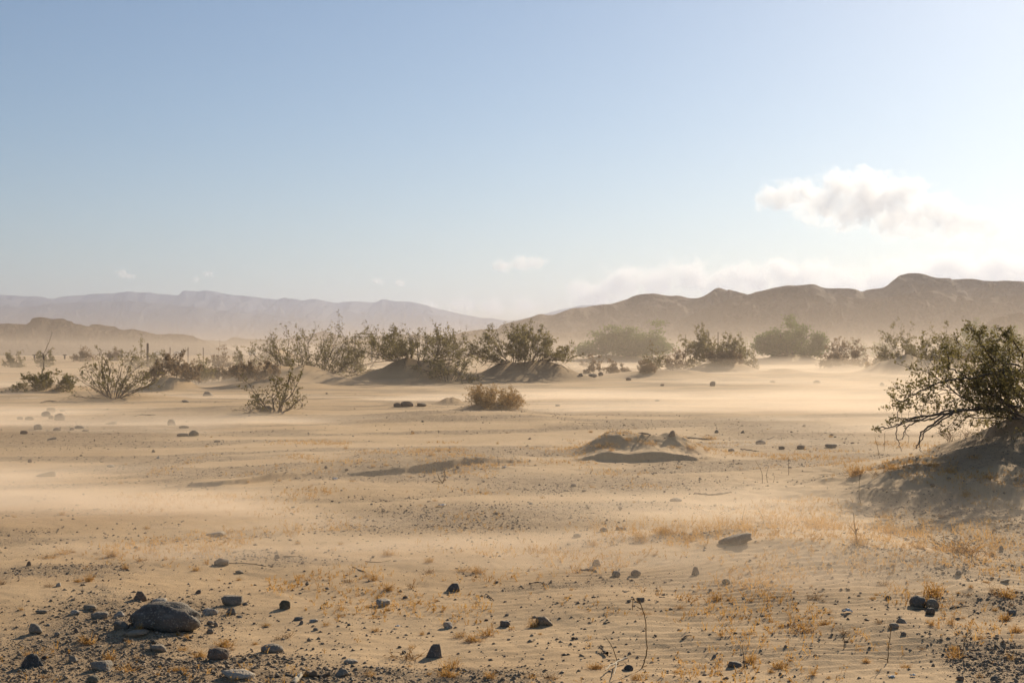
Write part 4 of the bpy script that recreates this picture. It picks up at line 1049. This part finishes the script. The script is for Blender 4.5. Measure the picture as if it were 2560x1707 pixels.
# ---------------------------------------------------------------- stalks, sticks, driftwood, scraps
WOOD = bark_mat('weathered_wood', (0.11, 0.082, 0.058), (0.24, 0.18, 0.125))
BLEACH = bark_mat('bleached_wood', (0.55, 0.46, 0.33), (0.72, 0.62, 0.47))
STRAW = bark_mat('brown_stalk', (0.17, 0.100, 0.040), (0.28, 0.175, 0.075))
def strand(name, label, cat, paths, mat, group=None, lift=0.0, lying=False, side=0):
    """Thin stems drawn through picture positions; standing ones rise in the plane of their foot, lying ones rest on the ground."""
    root = None
    for q, (pts, r0, r1) in enumerate(paths):
        if lying:
            P = []
            for a, b in pts:
                g = place(a, b); P.append([g[0], g[1], float(height(np.array([g[0]]), np.array([g[1]]), True)[0]) + r0 * 0.7 + lift])
            P = np.array(P)
        else:
            if q == 0: Y = place(*pts[0])[1]
            P = np.array([[(a - CX) / F * (Y + 0.03 * i), Y + 0.03 * i, CAM_H + (HZ - b) / F * (Y + 0.03 * i)] for i, (a, b) in enumerate(pts)])
            if q == 0: P[0, 2] -= 0.02
        n = len(P); t = np.linspace(0, n - 1, max(5, n * 3)); a = np.minimum(t.astype(int), n - 2); f = (t - a)[:, None]
        Pm = np.roll(P, 1, 0); Pm[0] = P[0]; Pp = np.roll(P, -1, 0); Pp[-1] = P[-1]; tg = (Pp - Pm) / 2
        path = (2 * f ** 3 - 3 * f * f + 1) * P[a] + (f ** 3 - 2 * f * f + f) * tg[a] + (3 * f * f - 2 * f ** 3) * P[a + 1] + (f ** 3 - f * f) * tg[a + 1]
        path = path + rng.normal(size=path.shape) * r0 * 0.25
        if root is None: root = empty(name, tuple(P[0]), label=label, category=cat, group=group)
        V, Fq = tubes((path - np.array(root.location))[None], np.array([r0]), np.array([r1]), 5)
        if lying and r0 > 0.008: V = V + 0.25 * r0 * rng.normal(size=V.shape[:3] + (1,)) * np.array([1, 1, 1])
        nm = ('twig' if q else 'stem') if name != 'driftwood' else ('pale_branch' if q == 0 else 'dark_branch')
        link(nm, mesh_np(nm, V.reshape(-1, 3), [Fq.reshape(-1, 4)], True), mat[q] if isinstance(mat, list) else mat, root)
        if side and q == 0:
            for k in range(min(side, 6)):
                i = rng.integers(2, len(path))
                S = grow(path[i:i + 1] - np.array(root.location), rng.normal(size=(1, 3)) + np.array([0, 0, 0.6]), rng.uniform(0.015, 0.05, 1), 3, 0.2, 0)
                V, Fq = tubes(S, np.full(1, r0 * 0.7), np.full(1, r0 * 0.6), 3)
                link('side_shoot', mesh_np('side_shoot', V.reshape(-1, 3), [Fq.reshape(-1, 4)]), mat, root)
    return root
def zC(p): return [(1280 + a / 3.675, 1350 + b / 3.675) for a, b in p]
def zD(p): return [(1920 + a / 3.675, 1350 + b / 3.675) for a, b in p]
def zB(p): return [(640 + a / 3.675, 1350 + b / 3.675) for a, b in p]
def z6(p): return [(1400 + a / 3.36, 1050 + b / 3.36) for a, b in p]
G1 = 'dry stalks standing in the sand'; G2 = 'sticks lying on the sand'
strand('dry_stalk', 'tall thin bowed stalk with a hooked tip rising from the dune face', 'stalk', [(zC([(1165, 1190), (1215, 1120), (1240, 1010), (1232, 880), (1228, 740), (1205, 650), (1185, 590), (1150, 570), (1112, 548), (1108, 640)]), 0.0032, 0.0018), (zC([(1185, 600), (1180, 565), (1175, 530)]), 0.002, 0.001)], STRAW, G1, side=8)
strand('dry_stalk', 'leaning straight stalk rising behind the bleached twig', 'stalk', [(zC([(988, 1135), (930, 1000), (895, 935), (860, 885)]), 0.0026, 0.0014)], STRAW, G1)
strand('bleached_twig', 'forked bleached white twig lying on the sand', 'twig', [(zC([(1060, 1125), (1010, 1140), (955, 1172), (900, 1215), (858, 1258)]), 0.0062, 0.003), (zC([(958, 1172), (952, 1230), (935, 1295)]), 0.0042, 0.002)], BLEACH, G2, lift=0.02, lying=True)
strand('stick', 'short dark splinter stuck in the sand behind the bleached twig', 'stick', [(zC([(880, 1068), (840, 1040), (802, 1008)]), 0.008, 0.003)], WOOD, G2, lift=0.01, lying=True)
strand('dry_stalk', 'short upright stem by the dark broken rock', 'stalk', [(zC([(2135, 1175), (2128, 1080), (2115, 960)]), 0.0026, 0.0015)], STRAW, G1)
strand('dry_stalk', 'upright reddish stem with branching base left of the bluish rock line', 'stalk', [(zD([(1100, 1140), (1105, 1020), (1118, 900), (1130, 830)]), 0.003, 0.0016)], STRAW, G1, side=5)
strand('dry_stalk', 'thin bent stalk with a small knob below the white scrap', 'stalk', [(zD([(695, 1000), (700, 935), (690, 880), (715, 850)]), 0.0026, 0.002), (zD([(710, 935), (745, 905), (755, 870)]), 0.002, 0.001)], STRAW, G1, side=4)
strand('dry_stalk', 'slim stalk with tiny side shoots near the corner gravel', 'stalk', [(zD([(1793, 1040), (1800, 930), (1830, 890), (1870, 860)]), 0.0024, 0.0014)], STRAW, G1, side=6)
strand('dry_stalk', 'slanting straw beside the thick golden clump on the crest', 'stalk', [(zD([(1918, 250), (1880, 180), (1840, 120), (1805, 85)]), 0.003, 0.0016)], STRAW, G1)
strand('dry_stalk', 'tall forked brown stalk among the crest grass', 'stalk', [([(2142, 1358), (2140, 1335), (2136, 1310), (2134, 1282)], 0.0045, 0.002), ([(2142, 1340), (2128, 1318), (2118, 1312)], 0.003, 0.001)], STRAW, G1, side=9)
strand('dry_stalk', 'thin stalk over the dark crest slab', 'stalk', [(z6([(1530, 880), (1535, 800), (1560, 710)]), 0.003, 0.0012)], STRAW, G1, side=3)
strand('dry_stalk', 'wispy stalk bending over the crest grass past the dark slab', 'stalk', [(z6([(1720, 880), (1700, 810), (1660, 740)]), 0.003, 0.0012)], STRAW, G1, side=3)
strand('dry_stalk', 'lone upright stalk in dust on the flat before the bush arms', 'stalk', [(z6([(1922, 450), (1921, 380), (1918, 315)]), 0.004, 0.002)], STRAW, G1)
strand('dry_stalk', 'pair of leaning wisps in dust, the curved one', 'stalk', [(z6([(1700, 530), (1695, 440), (1640, 340)]), 0.004, 0.0016)], STRAW, G1, side=3)
strand('dry_stalk', 'pair of leaning wisps in dust, the forked one', 'stalk', [(z6([(1745, 520), (1735, 460), (1750, 400)]), 0.004, 0.0016), (z6([(1785, 540), (1800, 490), (1790, 440)]), 0.003, 0.0016)], STRAW, G1, side=3)
strand('dry_stalk', 'upright weed stem on the shaded mound foot', 'stalk', [(z5([(270, 1450), (255, 1370), (258, 1250)]), 0.004, 0.002)], STRAW, G1, side=4)
strand('dry_stalk', 'weed stem under the low bare bush arms', 'stalk', [(z5([(435, 1070), (440, 1000), (438, 935)]), 0.004, 0.002)], STRAW, G1, side=2)
strand('dry_stalk', 'kinked weed stem hanging with the bare bush arms', 'stalk', [(z5([(405, 1120), (390, 1050), (370, 960)]), 0.004, 0.002)], STRAW, G1, side=4)
strand('dead_sprout', 'dead forked sprout alone below the long sand bank', 'plant', [([(1106, 1207), (1111, 1195), (1112, 1178)], 0.012, 0.006), ([(1106, 1207), (1098, 1196), (1094, 1184)], 0.008, 0.004), ([(1100, 1206), (1086, 1202), (1079, 1205)], 0.008, 0.005)], STRAW, G1, side=6)
strand('driftwood', 'piece of driftwood, pale at one end and dark at the other', 'driftwood', [(zB([(345, 1318), (390, 1280), (440, 1262), (520, 1250)]), 0.012, 0.008), (zB([(440, 1262), (520, 1268), (600, 1262), (690, 1255)]), 0.017, 0.010)], [BLEACH, WOOD], G2, lying=True)
for pts, r, lab in [(zC([(630, 295), (700, 285), (780, 300)]), 0.010, 'dark stick lying behind the dark round rock'),
    (zC([(160, 415), (240, 400), (320, 420)]), 0.006, 'thin forked stick on gravelly sand past the tent-shaped rock'),
    (zC([(1560, 915), (1600, 905), (1650, 880)]), 0.005, 'thin dark twig on the lower dune'),
    (zC([(985, 280), (975, 300), (995, 268)]), 0.006, 'bent twig poking up behind the dark round rock'),
    (zB([(890, 245), (950, 280), (1010, 300)]), 0.005, 'slanting twig on sand behind the golden tuft patch'),
    (zB([(1000, 195), (1120, 195), (1240, 180)]), 0.003, 'long thin straw on sand behind the golden tufts'),
    (zB([(250, 155), (330, 158), (400, 160)]), 0.004, 'pale straw beside the shark-fin stone'),
    (zB([(2130, 495), (2155, 520), (2185, 540)]), 0.005, 'short curved twig past the tent-shaped rock'),
    ([(572, 1409), (620, 1409), (665, 1416)], 0.004, 'long straw reaching from the dark cracked rock'),
    (zD([(2090, 985), (2140, 1010), (2175, 1020)]), 0.006, 'dark stick on the corner gravel'),
    (zD([(2205, 960), (2240, 970), (2280, 978)]), 0.005, 'dark straight stick above the corner gravel'),
    (zD([(1670, 630), (1760, 620), (1850, 615)]), 0.005, 'twig lying beside the round tan rock'),
    (zD([(1330, 635), (1400, 628), (1460, 635)]), 0.005, 'tan twig at the foot of the black speckled rock'),
    (z6([(1130, 615), (1210, 632), (1300, 632), (1380, 622), (1440, 610)]), 0.012, 'long grey branch lying flat in the dusty middle'),
    (z6([(1520, 245), (1590, 255), (1650, 265)]), 0.010, 'straight stick on gravel past the grassy hummock'),
    (z6([(1740, 165), (1770, 158), (1800, 145)]), 0.012, 'small stick near the dark gravel rock'),
    (z6([(665, 120), (700, 125), (760, 128)]), 0.018, 'dark root lying on top of the grassy hummock'),
    (z6([(1050, 150), (1120, 160), (1250, 165)]), 0.016, 'second dark root at the hummock end'),
    ([(338, 1042), (352, 1038), (368, 1039), (388, 1038)], 0.018, 'dark stick on gravel behind the tan slanted rock'),
    ([(104, 1008), (118, 1004), (140, 1005)], 0.025, 'dead branch tip at the foot of the fan-shaped bush'),
    ([(625, 1032), (642, 1022), (655, 1024), (672, 1028)], 0.030, 'crooked dead root beside the small open bush')]:
    strand('stick', lab, 'stick', [(pts, r, r * 0.5)], WOOD if 'straw' not in lab else STRAW, G2, lying=True)
# dark stump of the small open bush
rock(668, 1028, 24, 14, 'black', 'block', 'dark burnt-looking stump at the base of the small open bush', name='stump')['category'] = 'stump'

# pale scraps of litter
WHITE = bark_mat('white_scrap', (0.70, 0.68, 0.63), (0.82, 0.80, 0.76))
def scrap(px, py, w, h, label, ring=False):
    p = place(px, py); s = p[1] / F; r = np.random.default_rng(int(px))
    nx, ny = 9, 6
    u, v = np.meshgrid(np.linspace(-0.5, 0.5, nx), np.linspace(-0.5, 0.5, ny))
    x = u * (1 + 0.12 * r.normal(size=u.shape)); y = v * 0.6 + 0.04 * r.normal(size=u.shape); z = 0.5 + 0.5 * np.sin(u * 5 + 1) * np.cos(v * 4) + 0.16 * r.normal(size=u.shape)
    V = np.stack([x.ravel() * w * s, y.ravel() * w * s, np.clip(z.ravel(), 0, 1.1) * h * s], 1); Fq = grid_faces(nx, ny)
    V = np.concatenate([V, V - np.array([0, 0, 0.002])]); m = nx * ny
    root = link('litter_scrap', mesh_np('litter_scrap', V, [np.concatenate([Fq, Fq[:, ::-1] + m])]), WHITE, None, tuple(p + np.array([0, 0, 0.006])), label=label, category='litter', group='pale scraps of litter')
    if ring:
        a = np.linspace(0.1, 3.3, 14)
        P = np.stack([0.55 * w * s * np.cos(a), 0.01 + 0 * a, 0.9 * h * s * np.sin(a)], 1)[None]
        V, Fq = tubes(P, np.array([0.0025]), np.array([0.002]), 4)
        link('wire_loop', mesh_np('wire_loop', V.reshape(-1, 3), [Fq.reshape(-1, 4)], True), WOOD, root)
    return root
scrap(2118, 1532, 22, 8, 'crumpled white scrap with a dark wire loop on the rippled dune', True)
scrap(2229, 1697, 16, 6, 'curved white flake at the lower edge, the bigger one')
scrap(2282, 1692, 12, 5, 'curved white flake at the lower edge, the smaller one')
scrap(994, 1570, 11, 5, 'small white chip on open sand below the loaf-shaped rock')
scrap(1105, 1265, 18, 5, 'white sliver on the dark gravel ridge')
scrap(1261, 1170, 9, 4, 'white fleck below the long sand bank')
scrap(838, 1200, 14, 6, 'whitish lump at the break of the sand bank')
scrap(1544, 917, 11, 4, 'bright white scrap on far pale sand')
scrap(1879, 992, 9, 4, 'white scrap on the dusty flat beyond the dark cube-like rock')
# ---------------------------------------------------------------- far structures
FRAMEW = bark_mat('grey_timber', (0.12, 0.10, 0.085), (0.19, 0.16, 0.13))
def bars(segs, rad):
    P = np.array([[a, (np.array(a) + np.array(b)) / 2, b] for a, b in segs], float)
    return tubes(P, np.full(len(P), rad), np.full(len(P), rad), 4)
def bar(name, a, b, rad, root, mat=None):
    V, Fq = bars([(a, b)], rad)
    return link(name, mesh_np(name, V.reshape(-1, 3), [Fq.reshape(-1, 4)]), mat or FRAMEW, root)
Y = 185.0; s = Y / F
x0, x1 = flat(880, Y), flat(933, Y); zt = CAM_H + (HZ - 834) * s; zl = CAM_H + (HZ - 842) * s
gz = min(ground_z(x0, Y), ground_z(x1, Y)) - 0.5
sh = empty('shade_frame', (x0, Y, gz), label='slatted roof frame on posts far out on the plain', category='shelter')
O = np.array([x0, Y, gz])
def L(x, y, z): return tuple(np.array([x, y, z]) - O)
W2 = 1.3
for xx in (x0 + 0.3, x1 - 0.25):
    bar('post', L(xx, Y, gz), L(xx, Y, zl), 0.055, sh); bar('post', L(xx, Y + W2, gz), L(xx, Y + W2, zt), 0.055, sh)
bar('beam', L(x0 - 0.1, Y, zl), L(x1 + 0.2, Y, zl), 0.055, sh); bar('beam', L(x0 + 0.1, Y + W2, zt), L(x1 + 0.1, Y + W2, zt), 0.055, sh)
for i in range(12):
    t = i / 11; xx = x0 + (x1 - x0) * t
    bar('slat', L(xx - 0.05, Y - 0.1, zl + 0.05), L(xx + 0.15, Y + W2 + 0.1, zt + 0.05), 0.035, sh)
# posts
for px, pyb, pyt, Y, r, lab in [(369, 892, 858, 120, 0.10, 'thick weathered post behind the faint spindly creosote'), (425, 888, 868, 150, 0.05, 'first thin fence post on the pale plain past the thick post'), (470, 888, 868, 155, 0.05, 'second thin fence post on the pale plain past the thick post'),
    (508, 888, 869, 160, 0.05, 'third thin fence post on the pale plain past the thick post'), (1029, 862, 840, 230, 0.16, 'thin post above the broad dense creosote bush'), (1771, 880, 829, 170, 0.13, 'weathered post standing behind the dark olive creosote'), (1714, 880, 836, 180, 0.05, 'thin pole in dust beside the wide green tree'), (1795, 860, 830, 175, 0.07, 'short post behind the dark olive creosote top')]:
    x = flat(px, Y); g = ground_z(x, Y); zt = CAM_H + (HZ - pyt) / F * Y
    V, Fq = bars([((0, 0, -0.3), (0.01, 0, zt - g))], r)
    link('fence_post', mesh_np('fence_post', V.reshape(-1, 3), [Fq.reshape(-1, 4)]), FRAMEW, None, (x, Y, g), label=lab, category='post', group='posts on the far plain')
# low dark blocks along a pale far track
def slab_obj(name, w, d, h, mat, loc, **props):
    V = box_pts(w, d, h); return link(name, mesh_np(name, V, [BOXF]), mat, None, loc, **props)
BOXF = np.array([(0, 3, 2, 1), (4, 5, 6, 7), (0, 1, 5, 4), (1, 2, 6, 5), (2, 3, 7, 6), (3, 0, 4, 7)])
def box_pts(w, d, h):
    b = 0.86
    return [(-w / 2, -d / 2, 0), (w / 2, -d / 2, 0), (w / 2, d / 2, 0), (-w / 2, d / 2, 0), (-w / 2 * b, -d / 2 * b, h), (w / 2 * b, -d / 2 * b, h), (w / 2 * b, d / 2 * b, h), (-w / 2 * b, d / 2 * b, h)]
DARKM = bark_mat('dark_block', (0.05, 0.05, 0.05), (0.09, 0.085, 0.08))
for px, lab in ((18, 'low dark block beside the far pale track, behind the outermost faint shrub'), (86, 'low dark block beside the far pale track, by the round faint shrub'), (162, 'low dark block beside the far pale track, alone in the open'), (303, 'low dark block beside the far pale track, between the fan-bush stems')):
    Y = 170.0; x = flat(px, Y)
    bl = slab_obj('barrier_block', 8 / F * Y, 0.5, 2.4 / F * Y, DARKM, (x, Y, CAM_H + (HZ - 888.5) / F * Y), label=lab, category='barrier', group='low dark blocks along the far track')
    q = slab_obj('leg', 0.12, 0.3, 0.5, DARKM, (0, 0, -0.45)); q.parent = bl
# pale parked camper vans lost in the dust
PALE = bark_mat('white_paint', (0.72, 0.72, 0.70), (0.80, 0.80, 0.78)); GLASS = bark_mat('dark_window', (0.02, 0.02, 0.025), (0.03, 0.03, 0.035)); RUB = bark_mat('tyre_rubber', (0.02, 0.02, 0.02), (0.03, 0.03, 0.03))
for px, py, Y, lab in ((446, 884, 420, 'tiny white vehicle far off between the thin fence posts'), (396, 884, 440, 'tiny white vehicle far off near the thick post'), (631, 878, 430, 'tiny white vehicle far off past the spindly pale creosote')):
    x = flat(px, Y); g = ground_z(x, Y) + 0.45
    v = empty('camper_van', (x, Y, g), label=lab, category='vehicle', group='white vehicles far out on the plain')
    # body with a sloping bonnet, drawn as a side profile with depth
    prof = [(-1.1, 0), (1.1, 0), (1.1, 0.55), (0.8, 0.65), (0.55, 1.15), (-1.05, 1.2), (-1.1, 0.5)]
    n = len(prof); V = [(a, -0.8, b) for a, b in prof] + [(a, 0.8, b) for a, b in prof]
    me = bpy.data.meshes.new('body'); me.from_pydata(V, [], [list(range(n))[::-1], [i + n for i in range(n)]] + [[i, (i + 1) % n, (i + 1) % n + n, i + n] for i in range(n)])
    link('body', me, PALE, v)
    w = slab_obj('window', 1.0, 0.04, 0.35, GLASS, (-0.25, -0.82, 0.72)); w.parent = v
    for wx in (-0.65, 0.65):
        a = np.linspace(0, 2 * np.pi, 13)[:-1]
        Vw = np.concatenate([np.stack([0.3 * np.cos(a), np.full(12, yy), 0.3 * np.sin(a)], 1) for yy in (-0.85, -0.6)])
        i = np.arange(12); j = (i + 1) % 12
        me = bpy.data.meshes.new('wheel'); me.from_pydata([tuple(q) for q in Vw], [], [list(range(12)), list(range(23, 11, -1))] + [[int(a_), int(a_) + 12, int(b_) + 12, int(b_)] for a_, b_ in zip(i, j)])
        q = link('wheel', me, RUB, v); q.location = (wx, 0, -0.12)
# ---------------------------------------------------------------- haze, blowing dust, clouds
def box_mesh(name, lo, hi):
    x0, y0, z0 = lo; x1, y1, z1 = hi
    V = [(x0, y0, z0), (x1, y0, z0), (x1, y1, z0), (x0, y1, z0), (x0, y0, z1), (x1, y0, z1), (x1, y1, z1), (x0, y1, z1)]
    return mesh_np(name, V, [np.array([(0, 3, 2, 1), (4, 5, 6, 7), (0, 1, 5, 4), (1, 2, 6, 5), (2, 3, 7, 6), (3, 0, 4, 7)])])
def vol_mat(name, color, dens, aniso):
    M = NT(name); M.n.remove(M.b)
    v = M.add('ShaderNodeVolumePrincipled'); v.inputs['Color'].default_value = (*color, 1); v.inputs['Density'].default_value = dens
    v.inputs['Anisotropy'].default_value = aniso
    M.l.new(v.outputs[0], M.out.inputs['Volume']); M.v = v
    return M
# ---------------------------------------------------------------- clouds: far beyond the haze
CY = 13000.0
def cloud(label, px0, px1, py0, py1, lobes, dens, depth=None, scale=1.0, seed=0.0, grey=0.5):
    """One cumulus: a soft body of droplets round a heap of lobes given in picture positions (x, y, radius)."""
    k = CY / F
    c = np.array([((px0 + px1) / 2 - CX) * k, CY, CAM_H + (HZ - (py0 + py1) / 2) * k])
    W, Hh = (px1 - px0) * k, (py1 - py0) * k
    D = depth or Hh * 1.6
    M = NT('cloud_' + str(int(seed))); M.n.remove(M.b)
    v = M.add('ShaderNodeVolumePrincipled'); v.inputs['Color'].default_value = (0.97, 0.97, 0.98, 1); v.inputs['Anisotropy'].default_value = 0.35
    t = M.add('ShaderNodeTexCoord').outputs['Object']
    def scaled(s, off):
        m = M.add('ShaderNodeMapping'); M.l.new(t, m.inputs['Vector']); m.inputs['Scale'].default_value = s; m.inputs['Location'].default_value = off; return m.outputs['Vector']
    big = M.noise(scaled((1 / 230,) * 3, (seed, seed * 2, 0)), scale, 6, 0.68)
    f = None
    for (lx, ly, lr) in lobes:
        lc = (((lx - CX) * k - c[0]), 0, (CAM_H + (HZ - ly) * k) - c[2])
        d = M.add('ShaderNodeVectorMath', operation='SUBTRACT'); M.l.new(t, d.inputs[0]); d.inputs[1].default_value = lc
        s = M.add('ShaderNodeVectorMath', operation='MULTIPLY'); M.l.new(d.outputs[0], s.inputs[0]); s.inputs[1].default_value = (1, 0.8, 1.55)
        ln = M.add('ShaderNodeVectorMath', operation='LENGTH'); M.l.new(s.outputs[0], ln.inputs[0])
        q = M.math('SUBTRACT', 1.0, M.math('DIVIDE', ln.outputs['Value'], lr * k))
        f = q if f is None else M.math('MAXIMUM', f, q)
    fine = M.noise(scaled((1 / 75,) * 3, (seed, 0, seed)), scale, 4, 0.7)
    f = M.math('ADD', f, M.math('MULTIPLY', M.math('SUBTRACT', big, 0.50), 4.6))
    f = M.math('ADD', f, M.math('MULTIPLY', M.math('SUBTRACT', fine, 0.50), 3.0))
    den = M.math('MULTIPLY', M.ramp(f, 0.0, 0.32), dens)
    M.l.new(den, v.inputs['Density']); M.l.new(v.outputs[0], M.out.inputs['Volume'])
    M.m.cycles.volume_step_rate = 0.12
    o = link('cloud', box_mesh('cloud', (-W / 2, -D / 2, -Hh / 2), (W / 2, D / 2, Hh / 2)), M.m, None, tuple(c), label=label, category='cloud', group='clouds low in the sky')
    return o
cloud('large ragged white cloud with grey belly above the brown hills', 1890, 2520, 410, 620,
      [(1935, 500, 42), (1990, 485, 50), (2060, 515, 60), (2120, 475, 72), (2190, 505, 78), (2250, 480, 60), (2230, 545, 62), (2310, 540, 70), (2380, 555, 60), (2440, 570, 50), (2480, 580, 36), (2140, 520, 70)], 0.0042, None, 1.0, 3.0)
cloud('long heaped cloud bank resting behind the brown hill crest', 1400, 2760, 625, 800,
      [(1480, 735, 55), (1560, 715, 60), (1640, 705, 62), (1730, 690, 60), (1800, 710, 60), (1880, 700, 60), (1960, 690, 62), (2030, 690, 60), (2100, 715, 60), (2200, 705, 66), (2300, 690, 72), (2390, 680, 72), (2480, 690, 75), (2570, 690, 80), (2680, 690, 80)], 0.0042, None, 1.0, 9.0)
cloud('small flat white cloud alone over the far plain', 1215, 1375, 630, 690, [(1260, 667, 24), (1300, 660, 28), (1335, 655, 24)], 0.006, None, 1.6, 15.0)
cloud('thin low cloud streak over the end of the blue mountains', 1020, 1420, 735, 800, [(1080, 765, 26), (1150, 765, 30), (1230, 768, 30), (1310, 770, 30)], 0.004, None, 1.2, 21.0)
cloud('tiny cloud wisp above the blue mountains, outermost of the wisps', 285, 340, 668, 702, [(305, 683, 14), (322, 690, 12)], 0.008, None, 2.4, 27.0)
cloud('two-puff tiny cloud wisp over the highest blue peak', 475, 545, 675, 715, [(490, 700, 11), (520, 685, 11)], 0.006, None, 2.4, 33.0)
cloud('faint tiny cloud over the long blue slope', 920, 1025, 690, 720, [(945, 703, 13), (1000, 706, 14)], 0.006, None, 2.0, 39.0)
H = vol_mat('haze_air', (0.46, 0.57, 0.83), 0.00011, 0.42)
link('haze', box_mesh('haze', (-9000, -80, -9), (9000, 11500, 400)), H.m, kind='stuff', label='thin pale haze over the whole plain')
V = vol_mat('dust_veil_air', (0.50, 0.42, 0.35), 0.00028, 0.30)
link('dust_veil', box_mesh('dust_veil', (-2600, 20, -7), (2600, 2600, 30)), V.m, kind='stuff', label='tan veil of dust before the hills')
D = vol_mat('ground_dust_air', (0.64, 0.555, 0.475), 0.0016, 0.4)
link('ground_dust', box_mesh('ground_dust', (-1500, 28, -6), (1500, 1500, 6)), D.m, kind='stuff', label='layer of fine tan dust hanging low over the plain')

# low sheets of sand driven along the ground
B = vol_mat('blowing_sand', (0.88, 0.765, 0.64), 1.0, 0.30)
t = B.add('ShaderNodeTexCoord')
pos = t.outputs['Object']
def mapped(scale, rotz):
    m = B.add('ShaderNodeMapping'); m.vector_type = 'POINT'
    B.l.new(pos, m.inputs['Vector']); m.inputs['Rotation'].default_value = (0, 0, rotz); m.inputs['Scale'].default_value = scale
    return m.outputs['Vector']
n1 = B.noise(mapped((0.040, 0.095, 0.5), -0.27), 1.0, 2, 0.5)
n2 = B.noise(mapped((0.13, 0.42, 1.8), -0.27), 1.0, 4, 0.62)
sep = B.add('ShaderNodeSeparateXYZ'); B.l.new(pos, sep.inputs[0])
cov = B.math('ADD', B.math('MULTIPLY', n1, 0.52), B.math('MULTIPLY', n2, 0.48))
cov = B.ramp(cov, 0.505, 0.61)
zz = B.math('MAXIMUM', sep.outputs['Z'], 0.0)
low = B.math('POWER', 2.718, B.math('MULTIPLY', zz, -8.0))
high = B.math('MULTIPLY', B.math('POWER', 2.718, B.math('MULTIPLY', zz, -1.8)), B.ramp(sep.outputs['Y'], 40.0, 70.0, 0.03, 0.13))
far = B.ramp(sep.outputs['Y'], 9.0, 34.0, 1.7, 0.95)
dens = B.math('MULTIPLY', B.math('MULTIPLY', cov, B.math('ADD', low, high)), B.math('MULTIPLY', far, 1.0))
# dust thinned out before the big mound to keep its shade dark
shade_gap = B.math('MULTIPLY', B.ramp(sep.outputs['X'], 1.6, 3.2), B.ramp(sep.outputs['Y'], 20.0, 16.0))
dens = B.math('MULTIPLY', dens, B.math('SUBTRACT', 1.0, B.math('MULTIPLY', shade_gap, 0.9)))
B.l.new(dens, B.v.inputs['Density'])
bd = link('blowing_dust', box_mesh('blowing_dust', (-32, 8.6, -0.3), (32, 130, 1.2)), B.m, kind='stuff', label='low tan streaks of sand blowing over the ground')
B.m.cycles.volume_step_rate = 0.085
